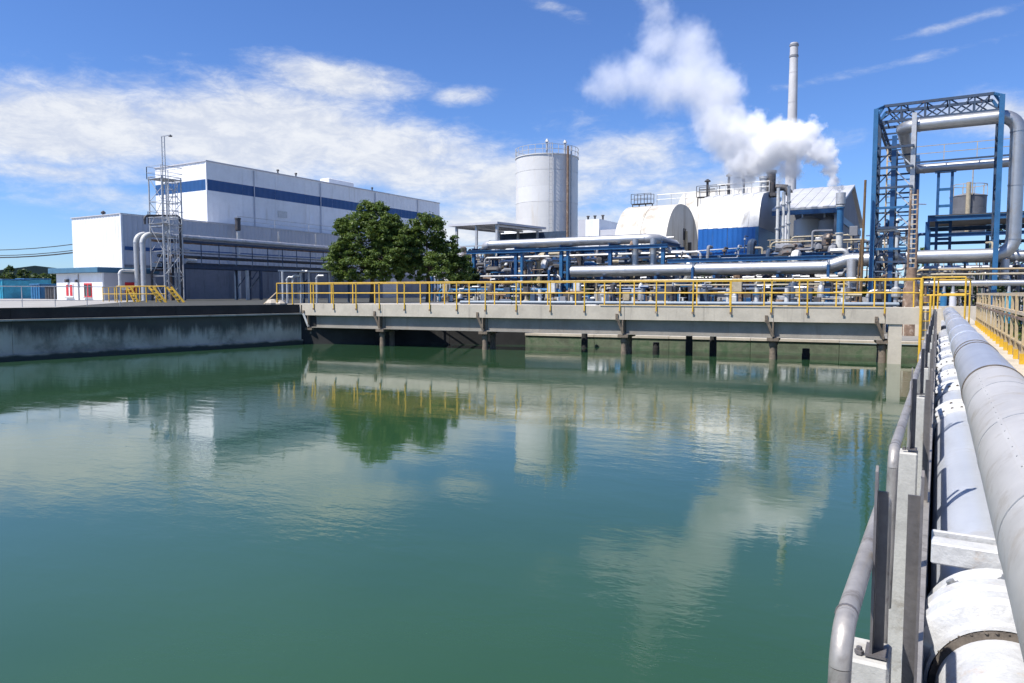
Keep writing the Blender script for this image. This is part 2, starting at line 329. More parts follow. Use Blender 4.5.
def fillet(pts, br, n=7):
    """split a poly-line into straight runs and elbows"""
    P = [Vector(p) for p in pts]; out = []; cur = P[0]
    for i in range(1, len(P) - 1):
        a = (P[i - 1] - P[i]).normalized(); b = (P[i + 1] - P[i]).normalized(); th = a.angle(b)
        t = min(br / math.tan(th / 2), (P[i] - cur).length * .95, (P[i + 1] - P[i]).length * .48); rr = t * math.tan(th / 2)
        s_, e_ = P[i] + a * t, P[i] + b * t; cen = P[i] + (a + b).normalized() * (rr / math.sin(th / 2))
        out.append(('run', [cur, s_])); arc = []
        v0, v1 = s_ - cen, e_ - cen; tot = v0.angle(v1); ax = v0.cross(v1).normalized()
        for j in range(n + 1): arc.append(cen + Matrix.Rotation(tot * j / n, 3, ax) @ v0)
        out.append(('elbow', arc)); cur = e_
    out.append(('run', [cur, P[-1]])); return out
def pipeline(name, label, pts, r, mat_, br=None, n=16, seg=None, ring=.05, group=None, cat='pipe', ringmat=None, emat=None):
    t = thing(name, pts[0], label, cat, group)
    for kind, path in fillet(pts, br or r * 2.2):
        if kind == 'run' and (path[1] - path[0]).length < .01: continue
        obj('pipe_run' if kind == 'run' else 'elbow', MB().tube(path, r, n), (emat or mat_) if kind == 'elbow' else mat_, t)
        if kind == 'elbow' and ring:
            for a, b in ((path[0], path[1]), (path[-1], path[-2])):
                d = (Vector(b) - Vector(a)).normalized()
                obj('joint_ring', MB().tube([Vector(a) - d * .04, Vector(a) + d * .04], r + ring * .5, n), ringmat or mat_, t)
        if kind == 'run' and seg:
            d = path[1] - path[0]; m = int(d.length / seg)
            for i in range(1, m + 1):
                c = path[0] + d.normalized() * (i * d.length / (m + 1)); e = d.normalized() * .03
                obj('joint_ring', MB().tube([c - e, c + e], r + ring * .4, n), ringmat or mat_, t)
    return t

# ================================================================ the setting
YARD, LOW = 2.2, 0.55
LW0, LW1, LW2 = Vector((-41.4, -25)), Vector((-30.7, 28.7)), Vector((-19.5, 34.4))
mb = MB(); mb.add([(-60, -40, 0), (6, -40, 0), (6, 45, 0), (-60, 45, 0)], [(0, 1, 2, 3)]); struct('water', mb, WATER)
pool = [(0, -25), (0, 37.0), (-19.5, 34.4), (-30.7, 28.7), (-41.4, -25)]
mb = MB(); B = 4000
mb.add([(x, y, LOW) for x, y in pool] + [(B, -B, LOW), (B, B, LOW), (-19.5, B, LOW), (-B, B, LOW), (-B, -B, LOW)],
       [(0, 5, 6, 1), (1, 6, 7, 2), (2, 7, 8, 3), (3, 8, 9, 4), (4, 9, 5, 0)]); struct('ground', mb, GRAVELLY)
yard = [(-41.75, -25), (-31.0, 28.9), (-19.8, 34.6), (-19.8, 47), (-46, 47), (-46, 900), (-1800, 900), (-1800, -25)]
mb = MB().prism(yard, -.4, YARD); struct('yard_pavement', mb, PAVE)
# far bank behind the bridge: low wall with algae, pale coping
t = thing('far_bank_wall', (-10, 35.9, 0), 'low algae green basin wall with pale coping behind the bridge piers', 'wall')
e = (Vector((0, 37.0)) - Vector((-19.5, 34.4))).normalized(); nb = Vector((-e.y, e.x)); L = 19.67
for i in range(5):
    a = Vector((-19.5, 34.4)) + e * (L / 5 * i + .01); b = Vector((-19.5, 34.4)) + e * (L / 5 * (i + 1) - .01)
    obj('wall_panel', MB().prism([tuple(a), tuple(b), tuple(b + nb * .3), tuple(a + nb * .3)], -.4, .50 + .02 * (i % 2)), ALGAE, t)
    obj('coping', MB().prism([tuple(a - nb * .06), tuple(b - nb * .06), tuple(b + nb * .5), tuple(a + nb * .5)], .535 + .003 * i, .66), CONC, t)
# left basin wall
t = thing('basin_wall', (-33, 15, 0), 'long dark stained concrete basin wall along the water below the factory', 'wall')
def wseg(a, b, off0, off1, z0, z1, name, m, jag=0):
    d = (b - a).normalized(); n = Vector((d.y, -d.x)); return obj(name, MB().prism([tuple(a + n * off0), tuple(a + n * off1), tuple(b + n * off1), tuple(b + n * off0)][::-1], z0, z1), m, t)
N = 8
for i in range(N):
    a = LW0.lerp(LW1, i / N); b = LW0.lerp(LW1, (i + 1) / N); d = (b - a).normalized() * .006
    wseg(a + d, b - d, -.34, 0, -.4, 1.66, 'wall_panel', BASIN)
    wseg(a + d, b - d, -.34, .16, 1.664, 1.74, 'lip', LIP)
    wseg(a + d, b - d, -.34, -.12, 1.744, 2.22, 'parapet', BLACKW)
wseg(LW0, LW1, 0, .18, -.4, .26, 'toe_ledge', BASIN)
for i in range(3):
    a = LW1.lerp(LW2, i / 3); b = LW1.lerp(LW2, (i + 1) / 3); d = (b - a).normalized() * .006
    wseg(a + d, b - d, -.34, 0, -.4, 2.19, 'wall_panel', BLACKW)  # near-black colour holds the shade beneath the bridge

# hills and far tree line
def hill(name, pts, base=.3):
    mb = MB(); n = len(pts); vs = []
    for (x, y, h) in pts: vs += [(x, y, base), (x, y, h), (x * 1.25, y * 1.25, base)]
    fs = []
    for i in range(n - 1):
        a = i * 3; fs += [(a, a + 3, a + 4, a + 1), (a + 1, a + 4, a + 5, a + 2)]
    mb.add(vs, fs); return struct(name, mb, HILLM)
pts = []
for i in range(60):
    a = R(-100 + i * 3.0); r = 900; h = 22 + 16 * math.sin(i * .55) + 10 * math.sin(i * 1.7 + 1) + random.uniform(-2, 2)
    pts.append((r * math.sin(a), r * math.cos(a), max(h, 6)))
hill('hills', pts)

# ================================================================ concrete footbridge over the basin
BL, BR = Vector((-32.4, 28.5)), Vector((-2.0, 32.5)); be = (BR - BL).normalized(); bn = Vector((-be.y, be.x))
def bp(s, t_, z): p = BL + be * s + bn * t_; return Vector((p.x, p.y, z))
def bs(px, t_=0.0):
    r = pix_dir(px, 300); o = BL + bn * t_; den = r.x * be.y - r.y * be.x; lam = (o.x * be.y - o.y * be.x) / den
    return (Vector((r.x, r.y)) * lam - o).dot(be)
def bbar(s0, s1, t0, t1, z0, z1):
    P = [bp(s0, t0, 0), bp(s1, t0, 0), bp(s1, t1, 0), bp(s0, t1, 0)]; return MB().prism([(p.x, p.y) for p in P], z0, z1)
br = thing('footbridge', bp(15, .8, 0), 'long concrete footbridge on stained piers crossing the basin', 'bridge')
S0, S1 = bs(287), bs(921); TOP, BOT, GB = 2.25, 1.62, .93
piers = [311, 382, 485, 624.5, 774, 884]
cuts = [S0] + [bs(p) for p in piers[1:5]] + [bs(886), S1]
for a, b in zip(cuts[:-1], cuts[1:]):
    last = b == S1
    obj('deck_slab', bbar(a + .008, b - .008, -.10 if last else 0, 1.9 if last else 1.65, BOT - (.02 if last else 0), TOP), CONC, br)
GIRD = mat('painted_girder', (.25, .235, .205), .7, var=.18, scale=1, stain=(.20, .17, .14), stain_amt=.3, streak=True, stain_scale=1.5)
gc = [bs(297)] + [bs(p) for p in piers[1:5]] + [bs(884)]
for t0 in (.30, 1.25):
    for a, b in zip(gc[:-1], gc[1:]):
        mbb = MB()
        for (ta, tb, za, zb) in ((t0 - .03, t0 + .03, GB + .05, BOT - .002), (t0 - .17, t0 + .17, GB, GB + .048)):
            q = bbar(a + .02, b - .02, ta, tb, za, zb); mbb.add(q.v, q.f)
        obj('girder', mbb, GIRD, br)
        m = int((b - a) / 1.6)
        for i in range(1, m + 1):
            s = a + (b - a) * i / (m + 1)
            if t0 > 1: obj('stiffener', bbar(s - .01, s + .01, t0 + .032, t0 + .13, GB + .05, BOT - .004), GIRD, br)
for i, p in enumerate(piers):
    s = bs(p, .3)
    for t0 in (.30, 1.25):
        c = bp(s, t0, 0)
        pr = obj('pier', MB().lathe((c.x, c.y, 0), [(.15, -.5), (.15, .12), (.14, .16), (.14, .55), (.165, .57), (.165, .70), (.14, .72), (.14, .80)], 14), PIER, br)
    obj('pier_cap', bbar(s - .24, s + .24, .02, 1.55, .795, .925), PIER, br)
    # raking knee plate from the deck edge down to the pier head, and its bolted hook
    mk = MB(); a = bp(s - .26, -.06, BOT + .10); b = bp(s + .02, .02, GB + .05); mk.bar(a, b, .06, .11, up=(0, 0, 1)); obj('knee_brace', mk, PIER if i else WHITEP, br)
    obj('hook_plate', bbar(s - .33, s - .21, -.05, -.004, BOT - .03, BOT + .27), PIER, br)
    obj('web_stiffener', bbar(s - .03, s + .03, -.02, .26, GB + .055, BOT - .006), PIER, br)
# square concrete column at the landing end
a = bs(889.5); b = bs(903)
obj('column', bbar(a, b, -.05, .35, -.5, BOT - .024), CONC, br)
# separate dark piles standing in the water behind the bridge
for i, (px, y_) in enumerate(((584.5, 334), (689, 338), (713, 338), (806, 350), (656, 345))):
    P = UY(px, 350, 34.2 - .35 * (i % 2)); h = (1.2, 1.3, 1.25, .40, .42)[i]
    tag(obj('pile', MB().lathe((P.x, P.y, 0), [(.17, -.5), (.17, h * .45), (.155, h * .5), (.155, h)], 12), BLACKW),
        ['tall dark pile behind the bridge, leftmost of three', 'tall dark pile behind the bridge, middle of three', 'tall dark pile behind the bridge, rightmost of three', 'short dark stump in the water right of the fifth bridge pier', 'short dark stump in the water right of the fourth bridge pier'][i], 'pile')

# ---------------------------------------------------------------- yellow railings of the bridge
def railing(name, label, P, z_top, z_mid, posts, zb, m, r=.028, extra=(), cat='railing', flat=False, group=None):
    """P: list of xy corner points; posts: list of xy"""
    t = thing(name, (P[0][0], P[0][1], zb), label, cat, group)
    for z in [z_top] + list(z_mid):
        for a, b in zip(P[:-1], P[1:]): obj('top_rail' if z == z_top else 'mid_rail', MB().tube([(a[0], a[1], z), (b[0], b[1], z)], r * (1.15 if z == z_top else .9), 8), m, t)
    p0 = None
    for q in posts:
        if p0 is None: p0 = obj('post', MB().bar((q[0], q[1], zb), (q[0], q[1], z_top), r * 1.9, r * 1.5), m, t, org=(q[0], q[1], zb)); 
        else: inst(p0, (q[0], q[1], zb), t).rotation_euler = (random.gauss(0, .006), random.gauss(0, .006), random.uniform(-.1, .1))
    return t
fp = [277.5, 293, 314, 334, 356.5, 379.7, 404.7, 430, 457, 485.6, 516.5, 550.6, 584.7, 620, 656.5, 693, 731, 771.5, 807.5, 843.4, 885, 920]
xy = lambda s, t_: (bp(s, t_, 0).x, bp(s, t_, 0).y)
rl = railing('yellow_railing', 'yellow tube railing along the near edge of the footbridge', [xy(bs(277.5), -.035), xy(bs(921), -.035)], 3.40, (2.84,), [xy(bs(p), -.035) for p in fp], 1.95, YELLOW)
obj('toe_rail', MB().tube([bp(bs(600), -.035, 2.29), bp(bs(885), -.035, 2.29)], .015, 8), YELLOW, rl)
for p in fp[1:-1]:
    s = bs(p); obj('post_clamp', bbar(s - .045, s + .045, -.075, -.062, 1.93, 2.02), RUSTY, rl)
bps = [xy(S0 + .4 + 1.47 * i, 1.58) for i in range(22)]
railing('yellow_railing', 'yellow tube railing along the far edge of the footbridge', [bps[0], bps[-1]], 3.38, (2.86,), bps, 2.0, YELLOW)
# gate frame and ladder at the right end of the bridge
Y0 = 32.95
gt = thing('landing_gate', (.3, Y0, 2.2), 'yellow tube gate frame at the landing beside the silver pipes', 'gate')
gx = [UY(p, 295, Y0).x for p in (921.5, 934, 965.5)] ; gx2 = [UY(p, 295, Y0 + 1.0).x for p in (938, 970)]
for x in gx: obj('post', MB().tube([(x, Y0, 2.2 if x < .1 else 1.6), (x, Y0, 3.45)], .034, 8), YELLOW, gt)
for x in gx2: obj('post', MB().tube([(x, Y0 + 1, 2.2 if x < .12 else 1.6), (x, Y0 + 1, 3.36)], .03, 8), YELLOW, gt)
for z in (3.45, 2.75): obj('rail', MB().tube([(gx[0], Y0, z), (gx[2], Y0, z)], .034, 8), YELLOW, gt)
for z in (3.36, 2.80): obj('rail', MB().tube([(gx2[0], Y0 + 1, z), (gx2[1], Y0 + 1, z)], .03, 8), YELLOW, gt)
for x0, x1 in ((gx[1], gx2[0]), (gx[2], gx2[1])): obj('rail', MB().tube([(x0, Y0, 3.42), (x1, Y0 + 1, 3.36)], .03, 8), YELLOW, gt)
la = UY(920.3, 330, 32.45); lb = UY(929.5, 330, 32.6)
ld = thing('ladder', (la.x, la.y, .05), 'yellow steel ladder dropping from the landing to the water', 'ladder')
obj('stile', MB().tube([(la.x, la.y, -.15), (la.x, la.y, 3.40)], .055, 10), YELLOW, ld)
obj('stile', MB().tube([(lb.x, lb.y, -.1), (lb.x, lb.y, 2.75)], .04, 10), YELLOW, ld)
for i in range(7): z = .3 + .36 * i; obj('rung', MB().tube([(la.x, la.y, z), (lb.x, lb.y, z)], .02, 6), YELLOW, ld)
# landing slab
struct('landing_slab', MB().box(-.62, .12, 32.85, 36.5, LOW - .1, 2.2), CONC)
struct('far_pad', MB().box(-1.6, 2.6, 44.2, 46.0, LOW - .1, 2.15), CONC)

# ================================================================ pipes beside the camera
ZE = EYE
struct('walkway', MB().box(.90, 1.42, -6, 44.19, LOW - .2, ZE - 1.2), CONC)
struct('trench_floor', MB().box(0.13, .896, -6, 44.18, LOW - .3, .70), CONCG)
t = thing('basin_edge_wall', (-.05, 15, 0), 'rough concrete edge wall of the basin beside the pipes', 'wall')
for i in range(12): obj('wall_panel', MB().box(-.075, -.004, -3 + 3 * i + .006, 3 * i - .006, -.5, 1.28 + .01 * (i % 2)), CONCG, t)
ed = obj('edge_beam', MB().bar((-.035, -3, 1.36), (-.035, 32.5, 1.36), .055, .11), TUBEG, t)
X1, Z1, R1 = .516, ZE - .983, .28
p1 = thing('jacketed_pipe', (X1, -3, Z1), 'large pale metal jacketed pipe running from the lower right corner to the landing', 'pipe')
joints = [-4, 8.5, 12.4, 13.0, 16.2, 19.4, 24.6, 29, 33.4, 38.6, 44.0]
for i, (a, b) in enumerate(zip(joints[:-1], joints[1:])):
    rr = R1 + (.004 if i % 2 else 0)
    obj('jacket', MB().lathe((X1, 0, Z1), ([(rr, a), (rr, b)] if i in (0, 1, 2) else [(rr, a), (rr, b - .05), (rr + .012, b - .048), (rr + .012, b + .03), (rr, b + .032)]) , 56, 'Y', cap=False), PIPE1 if i == 0 else PIPE1B, p1)
    obj('joint_band', MB().lathe((X1, 0, Z1), [(rr - .01, b - .03), (rr + .009, b - .028), (rr + .009, b + .034), (rr - .01, b + .036)], 56, 'Y', cap=False), GRIME if i in (0, 1, 2) else BAND, p1)
# lap seam, screws and straps of the nearest jacket
aa = R(-38); sv = Vector((math.sin(aa), 0, math.cos(aa)))
sm_ = MB(); c0 = Vector((X1, -3, Z1)) + sv * (R1 + .0005); sm_.bar(c0, c0 + Vector((0, 11.4, 0)), .03, .004, up=sv); obj('lap_seam', sm_, PIPE1, p1)
s0 = None
for i in range(30):
    c = Vector((X1, 1.2 + i * .24, Z1)) + sv * (R1 + .003)
    if s0 is None: s0 = obj('screw', MB().tube([c, c + sv * .003], .004, 6), BAND, p1, org=c)
    else: inst(s0, c, p1)
for y in (1.6, 3.4, 5.2, 7.0): obj('strap', MB().lathe((X1, 0, Z1), [(R1 - .005, y), (R1 + .0022, y + .001), (R1 + .0022, y + .018), (R1 - .005, y + .019)], 56, 'Y', cap=False), BAND, p1)
X2, Z2, R2 = .30, ZE - 1.65, .282
p2 = thing('coupled_pipe', (X2, -3, Z2), 'blue grey metal pipe with white bolted couplings, lower of the two beside the water', 'pipe')
segs = [(-4, 3.5), (4.2, 10.0), (10.5, 12.2), (12.7, 14.2), (14.7, 16.6), (17.1, 19.2), (19.7, 22.2), (22.7, 25.6), (26.1, 44.1)]
for i, (a, b) in enumerate(segs):
    obj('jacket', MB().lathe((X2, 0, Z2), [(R2 + (-.02 if i == 0 else .003 * (i % 2)), a - .1), (R2 + (-.02 if i == 0 else .003 * (i % 2)), b + .1)], 56, 'Y'), THICKWHITE if i == 0 else PIPE2, p2)
# near coupling: stepped thick painted collars, rust in the joint, clamp bar and bolt
cp = obj('coupling', MB().lathe((X2, 0, Z2), [(R2 + .006, 3.455), (R2 + .02, 3.46), (R2 + .024, 3.505), (R2 + .085, 3.53), (R2 + .105, 3.555), (R2 + .108, 3.62), (R2 + .095, 3.645), (R2 + .036, 3.655), (R2 + .034, 3.70), (R2 + .075, 3.72), (R2 + .092, 3.745), (R2 + .092, 3.83), (R2 + .074, 3.855), (R2 + .030, 3.87), (R2 + .028, 4.02), (R2 + .042, 4.04), (R2 + .042, 4.12), (R2 + .01, 4.14)], 72, 'Y', cap=False), THICKWHITE, p2, sharp=22)
obj('joint_grime', MB().lathe((X2, 0, Z2), [(R2 - .022, 3.425), (R2 + .003, 3.435), (R2 + .003, 3.452), (R2 - .02, 3.454)], 72, 'Y', cap=False), GRIME, cp)
obj('clamp_bar', MB().bbox(X2 - .29, X2 + .30, 4.15, 4.27, Z2 + R2 + .005, Z2 + R2 + .115, .008), THICKWHITE, cp)
obj('clamp_lip', MB().bbox(X2 - .29, X2 + .30, 4.285, 4.31, Z2 + R2 + .0, Z2 + R2 + .14, .006), THICKWHITE, cp)
for a_, yy in ((2, 3.94), (-36, 3.94), (40, 3.94)):
    aa = R(a_); dv = Vector((math.sin(aa), 0, math.cos(aa))); c = Vector((X2, yy, Z2)) + dv * (R2 + .027)
    bo = obj('bolt', MB().tube([c, c + dv * .03, c + dv * .031, c + dv * .05], [.034, .034, .021, .019], 6), BAND, cp)
# lumps of rust and old sealant squeezed from the joint
for i in range(26):
    aa = R(-62 + i * 4.6 + random.uniform(-2, 2)); dv = Vector((math.sin(aa), 0, math.cos(aa))); c = Vector((X2, 3.445 + random.uniform(-.02, .015), Z2)) + dv * (R2 + .004); s_ = random.uniform(.004, .009)
    obj('rust_lump', MB().lathe(c, [(s_ * .5, -s_ * .7), (s_, 0), (s_ * .6, s_ * .6)], 6), GRIME, cp)
# farther couplings: pairs of white square-shouldered flanges with slotted bolt holes
def flange_at(y, thick, Rr):
    c = obj('coupling', MB().lathe((X2, 0, Z2), [(R2 + .004, y - .10), (R2 + .03, y - .09), (Rr - .01, y - .02), (Rr, y), (Rr, y + thick), (R2 + .05, y + thick + .03), (R2 + .05, y + .42), (Rr - .01, y + .44), (Rr - .01, y + .52), (R2 + .004, y + .56)], 40, 'Y', cap=False), THICKWHITE, p2, sharp=28)
    for j in range(9):
        aa = R(-72 + j * 17); dv = Vector((math.sin(aa), 0, math.cos(aa))); q = Vector((X2, y - .024, Z2)) + dv * (Rr - .045)
        obj('bolt', MB().tube([q, q + Vector((0, -.045, 0))], .019, 6), GRIME, c)
        q2 = Vector((X2, y + .20, Z2)) + dv * (R2 + .05)
        if j % 2: obj('bolt', MB().bar(q2, q2 + dv * .03, .03, .11, up=(0, 1, 0)), GRIME, c)
for i, y in enumerate((9.95, 12.15, 14.15, 16.55, 19.15, 22.15, 25.55)): flange_at(y, .07, R2 + (.085 if i % 2 == 0 else .10))
for y in (1.0, 6.5, 13.5, 20.5, 27.5):
    tag(obj('pipe_saddle', MB().box(.06, .86, y - .12, y + .12, .70, Z2 - R2 + .05), CONCG), 'concrete saddle under the two near pipes, %s' % {1.0: 'at the camera', 6.5: 'first past the near coupling', 13.5: 'beside the second group of white couplings', 20.5: 'halfway to the landing', 27.5: 'last before the landing'}[y], 'pipe support')

# concrete stub pillars, angle irons and handrail tubes along the water
ORD = ['nearest', 'second nearest', 'third', 'fourth', 'fifth', 'sixth', 'seventh', 'eighth', 'ninth']
for i in range(9):
    y = 2.26 + 3.15 * i + (.05 if i % 2 else 0); o_ = ORD[i]
    pil = tag(obj('stub_pillar', MB().bbox(-.235, -.085, y - .03, y + .13, -.4, ZE - 1.05 - .01 * (i % 3), .008), BLOCK), 'pale concrete stub pillar standing in the water beside the pipes, %s to the viewer' % o_, 'pillar')
    bk = thing('angle_iron_bracket', (-.1, y, ZE - 1.05), 'pair of dark upright angle irons bolted on the %s stub pillar' % o_, 'bracket', 'angle iron brackets along the basin edge')
    top = ZE - .49
    for x, flip in ((-.138, 1), (-.024, -1)):
        zb = ZE - 1.044 if flip == 1 else 1.41
        m1 = MB(); prof = [(0, zb), (.055, zb), (.055, top - .05), (.048, top - .015), (.03, top), (.012, top - .012), (0, top - .06)]
        n_ = len(prof); vs = [(x, y + .055 - a, b) for a, b in prof] + [(x + .007, y + .055 - a, b) for a, b in prof]
        m1.add(vs, [tuple(range(n_))[::-1], tuple(range(n_, 2 * n_))] + [(j, (j + 1) % n_, n_ + (j + 1) % n_, n_ + j) for j in range(n_)])
        m1.box(x + (.0075 if flip == 1 else -.032), x + (.034 if flip == 1 else -.0005), y + .048, y + .055, zb, top - .08)
        obj('angle_iron', m1, IRON, bk)
    obj('base_plate', MB().box(-.15, -.09, y - .005, y + .075, ZE - 1.0438, ZE - 1.036), IRON, bk)
    obj('bolt', MB().lathe((-.165, y + .01, ZE - 1.046), [(.013, 0), (.013, .010), (.008, .011), (.008, .02)], 6), IRON, bk)
    ya, yb = (1.74, 3.05) if i == 0 else (y - 1.52, y + 1.15)
    hr = thing('handrail_tube', (-.165, ya, ZE - 1.4), 'worn grey steel handrail tube with bent ends, %s along the water' % o_, 'handrail', 'handrail tubes along the basin edge')
    for kind, path in fillet([(-.175, ya, ZE - 1.55), (-.165, ya + .02, ZE - .77), (-.15, yb, ZE - .77), (-.15, yb + .04, ZE - 1.62)], .085, 8):
        obj('tube_run' if kind == 'run' else 'bend', MB().tube(path, .0245, 16), TUBEG, hr)
    obj('weld_collar', MB().tube([(-.1655, ya + .118, ZE - .77), (-.165, ya + .128, ZE - .77)], .0262, 16), IRON, hr)

# weathered railing on the far side of the walkway
rx = 1.27
rw = thing('walkway_railing', (rx, 20, ZE - 1.2), 'weathered tan and yellow railing with kick plate along the concrete walkway', 'railing')
for z, r_ in ((ZE - .005, .035), (ZE - .34, .03)): obj('rail', MB().bar((rx, 3, z), (rx, 32.8, z), .05, r_ * 2), TANRAIL, rw)
obj('rail', MB().bar((rx - .03, 3, ZE - .43), (rx - .03, 32.8, ZE - .43), .02, .05), RUSTY, rw)
for i in range(10): obj('kick_plate', MB().box(rx + .032, rx + .045, 3 + 3 * i + .01, 6 + 3 * i - .01, ZE - 1.19, ZE - .90), TANRAIL, rw)
obj('kick_rail', MB().bar((rx + .02, 3, ZE - .88), (rx + .02, 32.8, ZE - .88), .07, .03), YELRUST, rw)
q0 = None
for i in range(26):
    y = 3.2 + 1.18 * i
    if q0 is None: q0 = obj('post', MB().bar((rx, y, ZE - 1.2), (rx, y, ZE - .01), .05, .045), YELRUST, rw, org=(rx, y, ZE - 1.2)); f0 = obj('post_foot', MB().box(rx - .045, rx + .028, y - .04, y + .04, ZE - 1.198, ZE - 1.02), YELLOW, rw, org=(rx, y, ZE - 1.2))
    else: inst(q0, (rx, y, ZE - 1.2), rw).rotation_euler = (random.gauss(0, .012), random.gauss(0, .012), 0); inst(f0, (rx, y, ZE - 1.2), rw)

# ================================================================ factory on the left
C1 = (-75.9, 45.8); ZA = 11.36
t = thing('factory_annex', (C1[0] - 5, 60, YARD), 'low white factory annex with ribbed cladding and grey plinth beside the tall hall', 'building')
xl = C1[0] - 9.6; yb = 100.0
obj('front_wall', MB().corr((xl, C1[1]), C1, YARD, ZA, .55, .022), WHITE, t)
for i in range(8):
    ya = C1[1] + (yb - C1[1]) / 8 * i + .01; ye = C1[1] + (yb - C1[1]) / 8 * (i + 1) - .01
    obj('side_panel', MB().corr((C1[0], ya), (C1[0], ye), 6.0, ZA, .6, .03), GREYCL, t)  # annex side darker than its white front: shade put into the colour
    obj('plinth_panel', MB().box(C1[0] - .2, C1[0] + .05, ya, ye, YARD - .05, 5.98), PLINTH, t)
obj('corner_trim', MB().box(C1[0] - .1, C1[0] + .09, C1[1] - .09, C1[1] + .12, YARD, ZA + .02), WHITE, t)
dr = obj('roller_door', MB().box(C1[0] + .052, C1[0] + .09, 88, 91.5, YARD, 5.4), GALV, t)
obj('blue_band', MB().box(C1[0] + .032, C1[0] + .06, C1[1] + .3, yb, 7.55, 7.95), STRIPE, t)
obj('roof', MB().box(xl, C1[0] - .1, C1[1] + .1, yb, ZA - .4, ZA - .05), GREYCL, t)
for i, (x0, x1, y0, y1) in enumerate(((xl - .05, C1[0] + .12, C1[1] - .12, C1[1] + .1), (C1[0] - .1, C1[0] + .12, C1[1] + .102, yb))): obj('parapet_cap', MB().box(x0, x1, y0, y1, ZA + .022, ZA + .12), GREYCL, t)
obj('back_wall', MB().box(xl, xl + .1, C1[1] + .1, yb, YARD, ZA - .42), WHITE, t)
v = obj('roof_vent', MB().lathe((C1[0] - 5, C1[1] + 1, ZA - .1), [(.12, 0), (.12, .5), (.25, .52), (.25, .7), (.05, .85)], 8), DARK, t)

tx, ty0, ty1, ZT = -79.0, 58.8, 107.6, 19.25; tl = tx - 10.4
t = thing('factory_hall', (tx - 5, 80, YARD), 'tall white factory hall with a dark blue stripe under its roof', 'building')
za, zb_ = 15.75, 17.1
for (z0, z1, m, nm) in ((YARD, za - .003, WHITE, 'wall'), (za, zb_, STRIPE, 'blue_stripe'), (zb_ + .003, ZT, WHITE, 'wall')):
    obj('front_' + nm, MB().corr((tl, ty0), (tx, ty0), z0, z1, .8, .016), m, t)
    n_ = 9
    for i in range(n_):
        ya = ty0 + (ty1 - ty0) / n_ * i + .008; ye = ty0 + (ty1 - ty0) / n_ * (i + 1) - .008
        obj('side_' + nm, MB().corr((tx, ya), (tx, ye), z0, z1, .8, .016), m, t)
obj('corner_trim', MB().box(tx - .08, tx + .06, ty0 - .06, ty0 + .08, YARD, ZT + .02), WHITE, t)
obj('roof', MB().box(tl + .2, tx - .12, ty0 + .15, ty1 - .2, ZT - .5, ZT - .1), GREYCL, t)
obj('parapet_cap', MB().box(tl - .1, tx + .14, ty0 - .14, ty0 + .1, ZT + .022, ZT + .16), GREYCL, t)
obj('parapet_cap', MB().box(tx - .1, tx + .14, ty0 + .102, ty1, ZT + .022, ZT + .16), GREYCL, t)
obj('back_wall', MB().box(tl, tl + .1, ty0 + .1, ty1, YARD, ZT - .52), WHITE, t)
obj('end_wall', MB().box(tl + .12, tx - .1, ty1 - .1, ty1 - .002, YARD, ZT - .52), WHITE, t)
P = UX(343, 185, tx - 2); obj('roof_unit', MB().bbox(P.x - 2, P.x, P.y - 3, P.y + 2.5, ZT - .1, ZT + 1.3, .1), WHITE, t)
for px in (278, 296, 372): P = UX(px, 180, tx + .02); obj('roof_light', MB().lathe((P.x, P.y, ZT + .16), [(.1, 0), (.1, .3), (.2, .32), (.16, .5)], 8), DARK, t)

for y in (66, 78, 90, 101): obj('downpipe', MB().tube([(tx + .12, y, ZA), (tx + .12, y, ZT - .1)], .07, 8), GREYCL, t)
for j, (y, z) in enumerate(((70, 13.4), (84, 13.4), (97, 13.4))): obj('wall_louvre', MB().box(tx + .02, tx + .08, y, y + 1.6, z, z + .9), GALV, t)
# rooftop handrail and wall stacks on the annex
pts = [(C1[0] - .35, y) for y in (61, 67, 73, 79, 85, 91)]
railing('roof_railing', 'thin grey handrail on the annex roof edge', [pts[0], pts[-1]], ZA + 1.2, (ZA + .65,), pts, ZA - .05, GALV, .035)
for i, (px, top, lab) in enumerate(((238.5, 218, 'wide capped vent stack rising through the annex roof edge'), (279, 232, 'twin headed vent pipe on the annex roof near the trees'), (316, 234, 'thin vent pipe on the annex roof beside the leafy tree'))):
    P = UX(px, 250, C1[0] + .9); zt = UX(px, top, C1[0] + .9).z; r_ = (.33, .13, .10)[i]
    t = thing('vent_stack', (P.x, P.y, YARD), lab, 'vent stack')
    obj('shaft', MB().lathe((P.x, P.y, 0), [(r_ * .6, YARD), (r_ * .6, zt - 1.6)], 12), GALV, t)
    obj('head', MB().lathe((P.x, P.y, 0), [(r_ * .6, zt - 1.6), (r_, zt - 1.5), (r_, zt - .2), (r_ * 1.15, zt - .18), (r_ * 1.15, zt)], 12), DARK if i == 0 else GALV, t)
    obj('strap', MB().box(C1[0] + .06, P.x, P.y - .06, P.y + .06, 8.6, 8.75), GALV, t)

